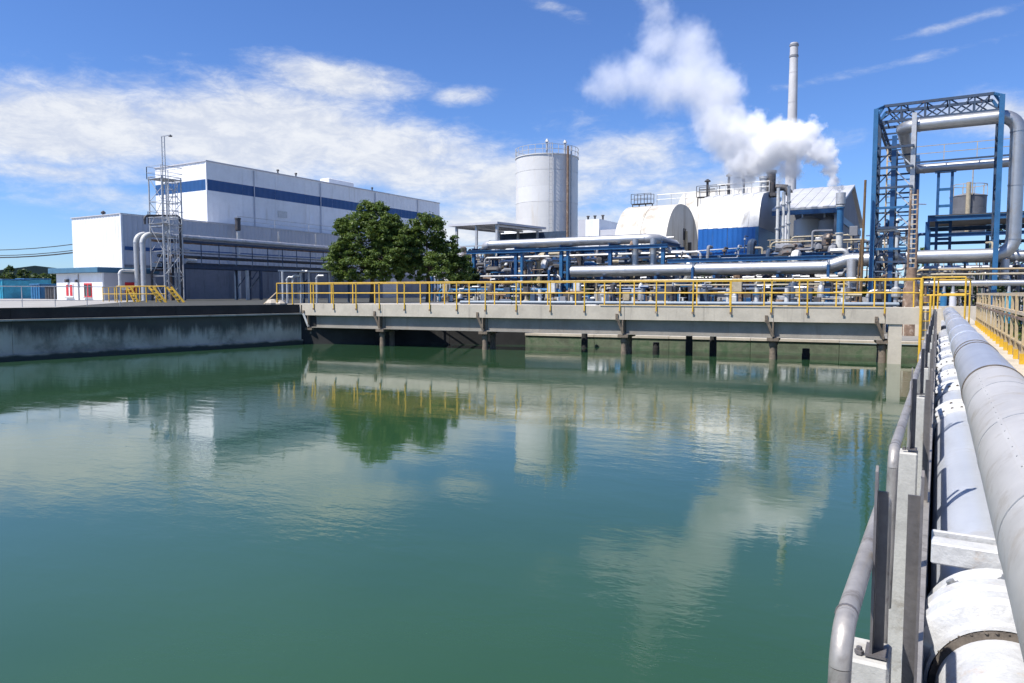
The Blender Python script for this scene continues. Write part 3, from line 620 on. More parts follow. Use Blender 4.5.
# small gatehouse with red shutters
hx1, hy = U(103, 295, 66).x, U(103, 295, 66).y; hx0 = hx1 - 7.8; hy1 = hy + 5.2; hz = 4.75
t = thing('pump_house', (hx0 + 4, hy + 2, YARD), 'small white hut with blue flat roof and red framed windows', 'hut')
for i in range(4): obj('wall_panel', MB().box(hx0 + 1.95 * i + .008, hx0 + 1.95 * (i + 1) - .008, hy, hy + .15, YARD - .05, hz - .002), WHITE, t)
obj('side_wall', MB().box(hx1 - .15, hx1 - .002, hy + .152, hy1, YARD - .05, hz - .002), GREYCL, t)  # right wall greyer than the others, its shade painted in
obj('side_wall', MB().box(hx0 + .002, hx0 + .15, hy + .152, hy1, YARD - .05, hz - .002), WHITE, t)
rf = obj('roof', MB().bbox(hx0 - .5, hx1 + .12, hy - .5, hy1 + .4, hz, hz + .5, .04), ROOFB, t)
for px, op in ((70, 0), (88.3, 1)):
    x = UY(px, 290, hy).x; wz = 3.25
    wn = obj('window', MB().box(x - .62, x + .62, hy - .06, hy - .003, wz - .75, wz + .55), RED if op else WHITE, t)
    for sx in (-1, 1):
        obj('pane', MB().box(x + sx * .33 - .2, x + sx * .33 + .2, hy - .085, hy - .062, wz - .62, wz + .42), GLASS if op else RED, wn)
    obj('sill', MB().box(x - .7, x + .7, hy - .16, hy - .064, wz - .82, wz - .752), GALV, wn)
x = UY(78.5, 290, hy).x; lam = obj('wall_lamp', MB().bbox(x - .12, x + .12, hy - .28, hy - .003, 3.9, 4.15, .03), DARK, t)
obj('wall_lamp', MB().bbox(UY(69, 290, hy).x - .2, UY(69, 290, hy).x + .12, hy - .3, hy - .003, 3.92, 4.2, .03), DARK, t)
obj('downpipe', MB().tube([(x + .1, hy - .06, YARD), (x + .1, hy - .06, hz - .1)], .05, 8), GALV, t)
obj('side_window', MB().box(hx1 - .001, hx1 + .05, hy + 2.1, hy + 3.3, 2.9, 3.9), RED, t)

# yellow stairs and platform rails by the pipe foot
P0 = U(104, 296, 56); P1 = U(164, 296, 60)
def yr(label, a, b, n_, zt=YARD + 1.15, zm=YARD + .6):
    return railing('stair_railing', label, [(a.x, a.y), (b.x, b.y)], zt, (zm,), [(a.lerp(b, j / (n_ - 1)).x, a.lerp(b, j / (n_ - 1)).y) for j in range(n_)], YARD, YELLOW, .035)
yr('yellow guard rail in front of the small white hut', U(103, 296, 58), U(140, 296, 56), 7)
yr('yellow guard rail beside the two white riser pipes', U(117, 296, 52), U(166, 296, 52), 6)
for i, (pa, pb, d, lab) in enumerate(((123, 131, 54, 'steep yellow stair stringer left of the white riser pipes'), (145, 158, 51, 'sloping yellow stair stringer right of the white riser pipes'), (163, 176, 51, 'yellow raking rail at the foot of the steel ladder tower'))):
    a = U(pa, 287, d); b = U(pb, 303, d); t = thing('stair_rail', (b.x, b.y, YARD), lab, 'stair rail')
    for dx in (0, .5): obj('stringer', MB().bar(a + Vector((dx, .3, 0)), Vector((b.x + dx, b.y + .3, YARD)), .08, .14), YELLOW, t)
    for j in range(1, 5): q = a.lerp(Vector((b.x, b.y, YARD)), j / 5); obj('tread', MB().box(q.x + .04, q.x + .46, q.y + .2, q.y + .42, q.z, q.z + .04), YELLOW, t)

# riser pipes and the overhead pipe bridge running along the annex
PX = -62.0
def sidez(px, py, X=PX): return UX(px, py, X).z
yA = UX(143, 260, PX).y; zP = sidez(150, 234.5); yE = UX(345, 260, PX).y
pipeline('riser_pipe', 'white riser pipe bending into the overhead pipe run, right of a pair', [(PX, yA, YARD), (PX, yA, zP), (PX, yE, zP)], .23, SILVER_D, .8, seg=6, emat=WHITEP)
yB = UX(136.5, 260, PX - .2).y
pipeline('riser_pipe', 'white riser pipe bending into the overhead pipe run, left of a pair', [(PX - .9, UX(136.5, 260, PX - .9).y, YARD + 1.2), (PX - .9, UX(136.5, 260, PX - .9).y, zP + .05), (PX - .9, yE, zP + .05)], .22, SILVER_D, .8, seg=6, emat=WHITEP)
pipeline('process_pipe', 'crooked white pipe with a hooked top between riser pipes and ladder tower', [(PX + .3, yA + 3.4, YARD), (PX + .3, yA + 3.4, 5.1), (PX + .3, yA + 4.1, 6.0), (PX + .3, yA + 5.2, 6.0)], .16, WHITEP, .35)
pipeline('process_pipe', 'white bent pipe stub hanging beside the left riser pipe', [(PX - 1.2, yB - .2, 3.3), (PX - 1.2, yB - 1.0, 3.3), (PX - 1.2, yB - 1.0, 4.9), (PX - 1.2, yB + .6, 4.9)], .13, WHITEP, .3)
for j, (px, zz) in enumerate(((171, 6.4), (176, 7.0), (152, 5.0))):
    P = UX(px, 280, PX + .2); pipeline('standpipe', ['thin rusty standpipe beside the ladder tower foot', 'thin grey standpipe right of the ladder tower', 'short dark standpipe behind the right riser pipe'][j], [(P.x, P.y, YARD), (P.x, P.y, zz), (P.x, P.y + 1.5, zz)], .11, [RUSTY, GALV, DARK][j], .3)
t = thing('pipe_bridge', (PX - .5, yA + 10, YARD), 'dark blue steel pipe bridge with cable tray in front of the annex', 'pipe bridge')
y0_, y1_ = UX(160, 260, PX).y, yE
zt0, zt1 = 5.45, 6.35
for x in (PX - 1.3, PX + .45):
    obj('lower_beam', MB().ibeam((x, y0_, zt0), (x, y1_, zt0), .22, .42), NAVY, t)
    obj('upper_beam', MB().bar((x, y0_, zP - .42), (x, y1_, zP - .42), .14, .22), RUSTY if x < PX else NAVY, t)
obj('cable_tray', MB().box(PX - .9, PX + .1, y0_, y1_, zt0 + .215, zt0 + .36), DARK, t)
obj('tray_pipe', MB().tube([(PX + .38, y0_, zt1 + .45), (PX + .38, y1_, zt1 + .45)], .10, 10), SILVER_D, t)
obj('tray_pipe', MB().tube([(PX - .3, y0_, zt1), (PX - .3, y1_, zt1)], .16, 10), DARK, t)
m = int((y1_ - y0_) / 2.0)
for i in range(m + 1):
    y = y0_ + (y1_ - y0_) * i / m; obj('hanger', MB().bar((PX + .45, y, zt0 + .2), (PX + .45, y, zP - .53), .07), NAVY, t); obj('cross_beam', MB().box(PX - 1.2, PX + .35, y - .06, y + .06, zt0 - .15, zt0 + .2), NAVY, t)
for px in (184, 247.5, 261, 310):
    P = UX(px, 290, PX + .45)
    for x in (PX - 1.3, PX + .45): obj('post', MB().bar((x, P.y, YARD), (x, P.y, zt0 - .22), .24, .24), GALV if px == 247.5 and x > PX else NAVY, t)
    obj('cross_tie', MB().bar((PX - 1.2, P.y, 3.4), (PX + .35, P.y, 4.7), .08), NAVY, t)
P = UX(252, 270, PX + .45); mb = MB()
for a, b in (((0, -.7, 0), (0, 0, -.9)), ((0, 0, -.9), (0, .7, 0))): mb.bar((P.x + a[0], P.y + a[1], zt0 - .22 + a[2]), (P.x + b[0], P.y + b[1], zt0 - .22 + b[2]), .07)
obj('gusset', mb, NAVY, t)

# steel ladder tower with mast
def lattice(t, x0, x1, y0, y1, z0, z1, step, m, leg=.14, br_=.06, xb=True, name='leg'):
    for x in (x0, x1):
        for y in (y0, y1): obj(name, MB().bar((x, y, z0), (x, y, z1), leg), m, t)
    n_ = max(1, int(round((z1 - z0) / step)))
    for i in range(n_ + 1):
        z = z0 + (z1 - z0) * i / n_
        for a, b in (((x0, y0), (x1, y0)), ((x1, y0), (x1, y1)), ((x1, y1), (x0, y1)), ((x0, y1), (x0, y0))):
            if i: obj('cross_bar', MB().bar((*a, z), (*b, z), br_), m, t)
            if i < n_ and xb:
                z2 = z + (z1 - z0) / n_
                p, q = ((*a, z), (*b, z2)) if i % 2 else ((*b, z), (*a, z2)); obj('brace', MB().bar(p, q, br_ * .8), m, t)
P = UX(168, 290, PX + 1.1)
t = thing('ladder_tower', (P.x, P.y, YARD), 'slender grey steel ladder tower with a tall thin mast beside the hall', 'ladder tower')
cx, cy = P.x, P.y; z172 = UX(168, 178, cx).z
lattice(t, cx - 1.0, cx + .9, cy - .9, cy + 1.0, YARD, z172, 2.1, GALV, .09, .05)
zm = UX(167, 137, cx).z
for dx in (-.25, .15): obj('mast', MB().bar((cx + dx, cy, YARD), (cx + dx, cy, zm), .07), GALV, t)
for i in range(34): z = YARD + .45 + i * .42; obj('rung', MB().bar((cx - .25, cy, z), (cx + .15, cy, z), .035), GALV, t)
obj('mast_arm', MB().bar((cx - .3, cy, zm), (cx + 1.1, cy, zm), .08), GALV, t); obj('mast_lamp', MB().bbox(cx + .9, cx + 1.2, cy - .12, cy + .12, zm - .16, zm - .045, .03), DARK, t)
for z in (z172 - 4.2, z172 - .2):
    obj('platform', MB().box(cx - 1.1, cx + 1.0, cy - 1.0, cy + 1.1, z - .03, z), GALV, t)
    for a, b in (((-1.1, -1.0), (1.0, -1.0)), ((1.0, -1.0), (1.0, 1.1)), ((-1.1, -1.0), (-1.1, 1.1)), ((-1.1, 1.1), (1.0, 1.1))):
        for h in (.55, 1.1): obj('guard_rail', MB().bar((cx + a[0], cy + a[1], z + h), (cx + b[0], cy + b[1], z + h), .035), GALV, t)
        obj('guard_post', MB().bar((cx + a[0], cy + a[1], z), (cx + a[0], cy + a[1], z + 1.1), .05), GALV, t)
for i in range(9):
    z = z172 - 5.6 + i * .62; obj('cage_hoop', MB().rings([[(cx + 1.35 + (.42 + w_) * math.cos(a * math.pi / 5), cy - .2 + (.42 + w_) * math.sin(a * math.pi / 5), z + h) for a in range(10)] for w_, h in ((0, 0), (.03, 0), (.03, .05), (0, .05))], closed=True), GALV, t)
for a in range(0, 10, 2): obj('cage_strap', MB().bar((cx + 1.35 + .45 * math.cos(a * math.pi / 5), cy - .2 + .45 * math.sin(a * math.pi / 5), YARD + 2.5), (cx + 1.35 + .45 * math.cos(a * math.pi / 5), cy - .2 + .45 * math.sin(a * math.pi / 5), z172 - .3), .04), GALV, t)
# black pipe portal beside the tower
a = UX(147, 215, PX - .9); b = UX(182, 218, PX + 1.2)
pipeline('black_pipe', 'thin black pipe portal arching over the risers at the annex roof line', [(PX + .9, UX(147, 290, PX + .9).y, 9.0), (PX + .9, UX(147, 290, PX + .9).y, sidez(147, 217)), (PX + .9, UX(182, 290, PX + .9).y, sidez(182, 217)), (PX + .9, UX(182, 290, PX + .9).y, YARD)], .10, DARK, .35)

# open steel shelter with white-topped frame at the left end of the bridge
P = U(283, 296, 47); P2 = U(330, 296, 49)
t = thing('steel_shelter', (P.x, P.y, YARD), 'small flat roofed open steel shelter with pale pipes at the left bridge end', 'shelter')
ze = U(283, 270, 47).z
for q in (P, P.lerp(P2, .55), P2):
    for dy in (0, 1.8): obj('post', MB().bar((q.x, q.y + dy, YARD), (q.x, q.y + dy, ze - .1), .11), GALV if dy == 0 else NAVY, t)
pl = [(P.x - .2, P.y - .2), (P2.x + .2, P2.y - .2), (P2.x + .2, P2.y + 2), (P.x - .2, P.y + 2)]; obj('roof', MB().prism(pl, ze - .098, ze), WHITEP, t)
for j, (px, z1) in enumerate(((287.5, 3.9), (293, 4.0), (301, 4.3), (317, 4.0))):
    q = U(px, 296, 48); pipeline('shelter_pipe', ['pale upright pipe at the left end under the steel shelter', 'pale bent pipe second from the left under the steel shelter', 'pale tall pipe in the middle of the steel shelter', 'grey upright pipe at the right end of the steel shelter'][j], [(q.x, q.y, YARD), (q.x, q.y, z1), (q.x + .5, q.y + .15, z1)], .075, GALV if j != 1 else WHITEP, .18)
a = U(264, 304, 43); b = U(277, 292, 42)
tag(obj('stay_bar', MB().bar((a.x, a.y, YARD), (b.x, b.y, b.z), .05), TANRAIL), 'pale slanting stay bar leaning to the first railing post', 'stay bar')
for i, (px, s_) in enumerate(((272, .35), (281, .3))):
    q = U(px, 306, 41.2); tag(obj('rock', MB().lathe((q.x, q.y, YARD - .05), [(s_, 0), (s_ * 1.1, s_ * .4), (s_ * .7, s_ * .9), (s_ * .2, s_)], 7), CONC), ['larger pale stone on the wall top before the bridge', 'smaller pale stone beside the first railing post'][i], 'stone')

struct('dark_ground_strip', MB().add([(-33.6, 17, YARD + .006), (-31.4, 28.4, YARD + .006), (-33, 46, YARD + .006), (-75.6, 99, YARD + .006), (-75.6, 50, YARD + .006)], [(0, 1, 2, 3, 4)]), mat('dark_ground', (.045, .045, .04), .95, var=.4, scale=.8, stain=(.05, .07, .03), stain_amt=.4, coord='P'))  # darker ground sheet laid over the pavement
# guard rail on the basin wall and things at the far left
d = (LW1 - LW0).normalized(); n_ = Vector((-d.y, d.x)); gp = []
for px in (-40, -8, 22, 55, 87, 120):
    r = pix_dir(px, 300); o_ = LW0 + n_ * 3.2; den = r.x * d.y - r.y * d.x; lam = (o_.x * d.y - o_.y * d.x) / den; gp.append((r.x * lam, r.y * lam))
railing('guard_rail', 'thin dark guard rail on the pavement above the basin wall', [gp[0], gp[-1]], YARD + .95, (YARD + .30,), gp, YARD, GALV, .016)
for i, (px0, px1, d_, zt, m, lab) in enumerate(((-6, 16, 92, 4.55, TEAL, 'teal tarpaulin covered stack at the far left edge'), (17, 31, 95, 4.7, TEAL, 'bright teal container with ribbed sides left of the hut'), (31, 44, 88, 3.9, PUMPB, 'dark blue low container right of the teal one'), (45, 56, 85, 3.6, DARK, 'dark grey skip beside the white hut'))):
    a = U(px0, 295, d_); b = U(px1, 295, d_); t = thing('container', (a.x, a.y, YARD), lab, 'container')
    Lx = b.x - a.x if b.x > a.x else 2
    obj('body', MB().corr((a.x, a.y), (a.x + max(Lx, 2.2) , a.y), YARD, zt, .45, .08).box(a.x + .02, a.x + max(Lx, 2.2) - .02, a.y + .05, a.y + 3.2, YARD, zt - .02), m, t)
    obj('lid', MB().bbox(a.x - .06, a.x + max(Lx, 2.2) + .06, a.y - .15, a.y + 3.25, zt, zt + .14, .04), LBLUE if i < 2 else m, t)
for i, (dz, lab) in enumerate(((0, 'upper black overhead cable ending at the annex'), (-.7, 'lower black overhead cable ending at the annex'), (-.95, 'thick black cable just under the lower overhead cable'))):
    a = U(-120, 238, 110); b = UX(75, 245, -85.4) if False else Vector((xl, C1[1] + .3, UX(75, 244, xl).z)); pts_ = []
    for j in range(13): q = a.lerp(b, j / 12); pts_.append((q.x, q.y, q.z + dz - 1.2 * (1 - (2 * j / 12 - 1) ** 2)))
    tag(obj('overhead_cable', MB().tube(pts_, .05 if i < 2 else .08, 6), CABLE), lab, 'cable')

# ================================================================ trees
def leafball(mb, c, rad, n_, size, rng, flat=.8):
    for _ in range(n_):
        d = Vector((rng.gauss(0, 1), rng.gauss(0, 1), rng.gauss(0, 1))).normalized(); rr = rad * (rng.random() ** .55) * rng.uniform(.7, 1.25)
        p = c + Vector((d.x * rr, d.y * rr, d.z * rr * flat))
        nrm = (d * .6 + Vector((rng.uniform(-.9, .9), rng.uniform(-.9, .9), rng.uniform(-.1, 1.3)))).normalized()
        u = nrm.cross(Vector((rng.uniform(-1, 1), rng.uniform(-1, 1), rng.uniform(-1, 1)))).normalized(); v_ = nrm.cross(u); s_ = size * rng.uniform(.6, 1.3)
        mb.add([p - u * s_, p + v_ * s_ * .5, p + u * s_, p - v_ * s_ * .5], [(0, 1, 2, 3)])
def tree(label, base, lobes, trunk_h, size=.16, clumps=34, per=120, m=LEAF, seed=1, name='broadleaf_tree', group=None, tr=.2):
    rng = random.Random(seed); t = thing(name, base, label, 'tree', group); base = Vector(base); tm = MB(); cm_ = MB()
    top = base + Vector((0, 0, trunk_h)); tm.tube([base, base + Vector((.1, 0, trunk_h * .5)), top], [tr, tr * .8, tr * .6], 9)
    for (c, r3) in lobes:
        c = Vector(c); tm.tube([top, top.lerp(c, .5) + Vector((0, 0, .2)), c], [tr * .5, tr * .3, tr * .12], 6)
        for _ in range(clumps):
            d_ = Vector((rng.gauss(0, 1), rng.gauss(0, 1), rng.gauss(0, 1))).normalized(); f = rng.uniform(.25, 1.0) ** .6
            q = c + Vector((d_.x * r3[0] * f, d_.y * r3[1] * f, d_.z * r3[2] * f)); leafball(cm_, q, rng.uniform(.16, .34) * min(r3) * rng.choice((.8, 1, 1.3)), per, size, rng, .6)
            if rng.random() < .2: tm.tube([c, q], [tr * .12, tr * .05], 5)
    obj('trunk', tm, BARK, t); obj('crown', cm_, m, t); return t
def lobe(px, py, d_, rpx, rz=None): s_ = d_ / F_PX; return (U(px, py, d_), (rpx * s_, rpx * s_ * .9, (rz or rpx) * s_))
b_ = U(372, 296, 50); b_.z = YARD
tree('dense green broadleaf tree in front of the hall, left of a touching pair', b_, [lobe(348, 228, 50, 13, 14), lobe(390, 226, 50, 12, 13), lobe(396, 248, 49.5, 15, 20), lobe(360, 240, 50, 26, 28), lobe(374, 216, 50.5, 17, 18), lobe(340, 258, 49.5, 15, 20), lobe(382, 232, 49.5, 14, 18), lobe(352, 268, 49, 26, 16), lobe(384, 262, 49, 18, 20)], 2.2, clumps=85, per=85, size=.095, seed=3)
b_ = U(428, 296, 52); b_.z = YARD
tree('dense green broadleaf tree, right of a touching pair before the steel canopy', b_, [lobe(404, 240, 51.5, 14, 16), lobe(426, 230, 52, 19, 18), lobe(445, 250, 52.5, 17, 20), lobe(410, 252, 51.5, 16, 20), lobe(400, 266, 50.5, 13, 14), lobe(432, 268, 51, 28, 16), lobe(458, 268, 53, 13, 16)], 2.2, clumps=85, per=85, size=.095, seed=5)
b_ = U(462, 296, 60); b_.z = LOW
tree('smaller dark shrubby tree in the gap beside the steel canopy', b_, [lobe(458, 268, 60, 15, 20), lobe(470, 280, 60, 12, 12)], 2.2, clumps=22, per=70, m=LEAF_D, seed=8)
far = [(2, 278, 12), (16, 276, 13), (28, 281, 10), (38, 280, 10), (48, 279, 12), (57, 282, 8), (-10, 279, 13)]
for i, (px, py, rp) in enumerate(far):
    d_ = 150 + 12 * (i % 3); b_ = U(px, 296, d_); b_.z = YARD
    tree(['dark green background tree at the very left edge', 'tall dark green background tree, second from the left edge', 'light green background tree above the teal container', 'dark background tree above the dark blue container', 'bright green background tree just left of the hut', 'small green background tree touching the hut roof', 'background tree cut off by the left edge'][i], b_, [lobe(px, py, d_, rp, rp * .8), lobe(px + 3, py + 6, d_, rp, rp * .6)], 3, size=.4, clumps=16, per=45, m=(LEAF_D, LEAF_D, LEAF)[i % 3], seed=20 + i, group='background trees by the left edge')

# ================================================================ process plant behind the bridge
def yz(x0, x1, prof): return MB().rings([[(x0, y, z) for y, z in prof], [(x1, y, z) for y, z in prof]])
def xat(px, Y): return UY(px, 290, Y).x
def zat(px, py, Y): return UY(px, py, Y).z
# tall white storage tank
P = U(546.5, 290, 100); rT = 4.25; zt = U(546, 153, 100 - rT).z
t = thing('storage_tank', (P.x, P.y, LOW), 'tall white cylindrical storage tank with a railed top and caged ladder', 'tank')
nC = 10; h = (zt - LOW) / nC
for i in range(nC):
    r_ = rT + (.012 if i % 2 else 0); obj('shell_course', MB().lathe((P.x, P.y, 0), [(r_, LOW + h * i), (r_, LOW + h * (i + 1) - .03), (r_ - .02, LOW + h * (i + 1) - .02), (r_ - .02, LOW + h * (i + 1))], 72, cap=False), WHITE_T, t)
obj('tank_roof', MB().lathe((P.x, P.y, zt), [(rT + .12, -.1), (rT + .12, .02), (rT - .3, .08), (.2, .7)], 48), WHITE_T, t)
q0 = None
for i in range(26):
    a = 2 * math.pi * i / 26; q = (P.x + (rT + .05) * math.cos(a), P.y + (rT + .05) * math.sin(a), zt)
    if q0 is None: q0 = obj('rail_post', MB().bar(q, (q[0], q[1], zt + 1.2), .06), GALV, t, org=q)
    else: inst(q0, q, t)
for z in (.6, 1.2): obj('top_rail', MB().rings([[(P.x + (rT + .05 + a) * math.cos(2 * math.pi * j / 48), P.y + (rT + .05 + a) * math.sin(2 * math.pi * j / 48), zt + z + b) for j in range(48)] for a, b in ((-.03, -.03), (.03, -.03), (.03, .03), (-.03, .03))], closed=True), GALV, t)
vd = Vector((-P.x, -P.y, 0)).normalized(); vr = Vector((-vd.y, vd.x, 0))
def onT(px_frac, out): # place on the shell seen at horizontal fraction -1..1
    a = math.asin(px_frac); d_ = vd * math.cos(a) + vr * math.sin(a); return Vector((P.x, P.y, 0)) + d_ * (rT + out)
for fr, m_, r_ in ((.60, RUSTY, .17), (.70, GALV, .12)): q = onT(fr, .35); obj('riser', MB().tube([(q.x, q.y, LOW), (q.x, q.y, zt + 1.0)], r_, 8), m_, t)
a_, b_ = onT(.06, .35), onT(.16, .35)
for q in (a_, b_): obj('ladder_stile', MB().bar((q.x, q.y, LOW), (q.x, q.y, zt + 1.3), .07), GALV, t)
for i in range(40): z = LOW + .5 + i * .55; obj('ladder_rung', MB().bar((a_.x, a_.y, z), (b_.x, b_.y, z), .04), GALV, t)
for fr in (.0, .62): q = onT(fr, -.4); obj('roof_nozzle', MB().lathe((q.x, q.y, zt), [(.15, 0), (.15, 1.5), (.3, 1.52), (.1, 1.9)], 8), GALV, t)

# white barrel vault roofs
def barrel(label, x0, x1, y0, y1, zs, ztp, secs, m_, endm):
    t = thing('barrel_vault', ((x0 + x1) / 2, (y0 + y1) / 2, LOW), label, 'building'); cy = (y0 + y1) / 2; a = (y1 - y0) / 2; hh = ztp - zs
    arch = [(cy - a * math.copysign(abs(math.cos(math.pi * j / 28)) ** .85, math.cos(math.pi * j / 28)), zs + hh * math.sin(math.pi * j / 28) ** .85) for j in range(29)]
    outer = [(y0, LOW)] + arch + [(y1, LOW)]; inner = [(cy + (y - cy) * .975, LOW + (z - LOW) * .98) for y, z in outer]
    for i in range(secs):
        xa = x0 + (x1 - x0) / secs * i + .02; xb = x0 + (x1 - x0) / secs * (i + 1) - .02
        obj('roof_shell', yz(xa, xb, outer + inner[::-1]), m_, t)
    for x in (x0 + .03, x1 - .08): obj('end_wall', yz(x, x + .05, inner), endm, t)
    return t
bx0, bx1 = xat(612, 75), xat(664, 75)
t = barrel('rust streaked white barrel vault left of the blue fronted building', bx0, bx1, 75, 88, 5.5, 13.0, 2, BARREL, BARREL)
for j, (y, z) in enumerate(((79, 7.3), (81.5, 9.0))): obj('louvre', MB().box(bx1 - .028, bx1 + .05, y, y + .9, z, z + 1.3), DARK, t)
obj('wall_pipe', MB().tube([(bx1 + .2, 82, LOW), (bx1 + .2, 82, 10)], .16, 8), TAN, t); obj('wall_pipe', MB().tube([(bx1 + .2, 83.4, LOW), (bx1 + .2, 83.4, 8.8)], .2, 8), DARK, t)
t2 = barrel('white barrel vault mostly hidden behind the other vault and the blue fronted building', bx0 + 2.0, bx0 + 13, 90, 103, 7.5, 16.4, 3, BARREL, GREYCL)
def roofdeck(label, x0, x1, y, z, n_, m_=DARK):
    t = thing('roof_platform', (x0, y, z), label, 'platform')
    obj('grating', MB().box(x0, x1, y - .5, y + .5, z, z + .06), m_, t)
    for i in range(n_):
        x = x0 + (x1 - x0) * i / (n_ - 1)
        for yy in (y - .5, y + .5): obj('rail_post', MB().bar((x, yy, z + .06), (x, yy, z + 1.15), .06), m_, t)
        obj('stub_leg', MB().bar((x, y, z - .9), (x, y, z), .1), m_, t)
    for yy in (y - .5, y + .5):
        for h_ in (.6, 1.15): obj('rail', MB().bar((x0, yy, z + h_), (x1, yy, z + h_), .05), m_, t)
    return t
roofdeck('dark railed platform on top of the rust streaked barrel vault', bx0 + .2, bx0 + 2.6, 80.5, 13.2, 4)
railing('roof_railing', 'thin handrail along the crown of the rust streaked barrel vault', [(bx0 + 2.8, 81.5), (bx0 + 13, 81.5)], 14.3, (13.75,), [(bx0 + 2.8 + 1.7 * i, 81.5) for i in range(7)], 12.9, GALV, .035)
roofdeck('dark railed platform between vault crown and blue fronted building', bx0 + 9.2, bx0 + 12.4, 76, 12.9, 4)

# building with blue front and white curved upper part
ROOFS = mat('weathered_roof_sheet', (.52, .53, .54), .5, metal=.1, var=.12, scale=.5, stain=(.34, .32, .29), stain_amt=.35, streak=True, stain_scale=1.2)
gx0, gx1 = xat(697, 70), xat(757, 70); gz = zat(727, 228, 70)
t = thing('blue_fronted_building', ((gx0 + gx1) / 2, 75, LOW), 'building with blue lower wall and white curved upper cladding below the steam', 'building')
prof = [(70, gz), (70.55, gz + 1.6), (71.2, gz + 2.7), (72.1, gz + 3.3), (74.5, gz + 3.75), (81, gz + 3.9)]
nS = 2
for i in range(nS):
    xa = gx0 + (gx1 - gx0) / nS * i + .015; xb = gx0 + (gx1 - gx0) / nS * (i + 1) - .015
    obj('blue_wall', MB().corr((xa, 70), (xb, 70), LOW, gz - .01, .42, .02), BLUECL, t)
nP = 12
for i in range(nP):
    xa = gx0 + (gx1 - gx0) / nP * i + .006; xb = gx0 + (gx1 - gx0) / nP * (i + 1) - .006; dz = .025 * (i % 2)
    obj('roof_sheet', yz(xa, xb, [(y - dz, z + dz) for y, z in prof] + [(y + .12, z - .15) for y, z in prof[::-1]]), ROOFS, t)
side = [(70.06, LOW), (70.06, gz), (70.55, gz + 1.45), (71.2, gz + 2.55), (72.1, gz + 3.15), (74.5, gz + 3.6), (81, gz + 3.75), (81, LOW)]
obj('side_wall', yz(gx1 - .2, gx1 - .02, [(y, max(z, gz + .01)) for y, z in side]), GREYCL, t)  # upper right side in grey: its shade is in the cladding colour
obj('side_wall', yz(gx1 - .2, gx1 - .02, [(70.06, LOW), (70.06, gz), (81, gz), (81, LOW)]), BLUECL, t)
obj('side_wall', yz(gx0 + .02, gx0 + .2, side), WHITE, t); obj('corner_post', MB().box(gx1 - .24, gx1 + .06, 69.88, 70.05, LOW, gz), LBLUE, t)
obj('conduit', MB().tube([(gx0, 69.8, zat(700, 251, 70)), (gx1, 69.8, zat(757, 247, 70))], .05, 8), WHITEP, t)
obj('conduit', MB().tube([(gx0 - .3, 69.75, zat(700, 258, 70)), ((gx0 + gx1) / 2, 69.75, zat(727, 256, 70))], .05, 8), TAN, t)
for i, (px, zt_, lab) in enumerate(((700, 1.8, 'cross shaped vent on the blue fronted building roof, left end'), (721, 2.2, 'short roof vent left of the dark exhaust'), (735.5, 3.0, 'tall thin roof vent with cross arm left of the dark exhaust'))):
    x = xat(px, 76) + .6; t_ = thing('roof_vent', (x, 76, gz + 3.6), lab, 'vent'); obj('pipe', MB().tube([(x, 76, gz + 3.5), (x, 76, gz + 3.6 + zt_)], .13, 8), DARK, t_)
    obj('cap', MB().lathe((x, 76, gz + 3.6 + zt_), [(.14, 0), (.32, .02), (.32, .12), (.08, .3)], 8), DARK, t_); obj('arm', MB().bar((x - .8, 76, gz + 3.2 + zt_ * .8), (x + .8, 76, gz + 3.2 + zt_ * .8), .09), DARK, t_)
railing('roof_railing', 'thin dark handrail along the roof of the blue fronted building', [(gx0 + .6, 74.5), (gx1, 74.5)], gz + 4.8, (gz + 4.3,), [(gx0 + .6 + (gx1 - gx0 - .6) * i / 6, 74.5) for i in range(7)], gz + 3.55, GALV, .03)
x = xat(762, 73); t = thing('exhaust_stack', (x, 75, gz + 3), 'dark short double exhaust stack on the blue fronted building', 'exhaust')
for dx, m_, hh in ((-.45, GALV, 1.6), (.25, DARK, 2.1)): obj('flue', MB().lathe((x + dx, 75, gz + 3.5), [(.42, 0), (.42, hh), (.5, hh + .02), (.5, hh + .25), (.44, hh + .27)], 14), m_, t)
obj('collar', MB().box(x - .9, x + .8, 74.4, 75.6, gz + 3.3, gz + 3.62), DARK, t)
obj('elbow_duct', MB().tube([(x + .7, 75, gz + 4.2), (x + 1.6, 75, gz + 4.1), (x + 2.3, 75, gz + 3.0)], .35, 12), DARK, t)

# white roofed shed right of it, round white tanks in front, steaming stack
sx0, sx1 = xat(770, 66), xat(838, 66); sz = zat(815, 207, 66)
t = thing('white_roofed_shed', ((sx0 + sx1) / 2, 75, LOW), 'shed with pale gabled roof, blue eaves and dark gable behind the steaming stack', 'building')
apx, apz = 77.0, sz + 3.1; nP = 12
for i in range(nP):
    xa = sx0 + (sx1 - sx0) / nP * i + .005; xb = sx0 + (sx1 - sx0) / nP * (i + 1) - .005; dz = .03 * (i % 2)
    obj('roof_sheet', yz(xa, xb, [(66 - dz, sz + dz), (apx, apz + dz), (88, sz + dz), (88, sz - .15), (apx, apz - .15), (66, sz - .15)]), ROOFS, t)
obj('gable_wall', yz(sx1 - .5, sx1 - .3, [(66.3, LOW), (66.3, sz - .2), (apx, apz - .3), (87, sz - .2), (87, LOW)]), PLINTH, t)
obj('blue_band', MB().box(sx1 - .28, sx1 - .2, 66.2, 87, sz - 1.1, sz - .5), BLUE, t); obj('lower_cladding', MB().box(sx1 - .28, sx1 - .2, 66.4, 87, LOW, sz - 3.6), NAVY, t)
obj('eave_beam', MB().box(sx0, sx1, 66.02, 66.2, sz - .55, sz - .16), BLUE, t)
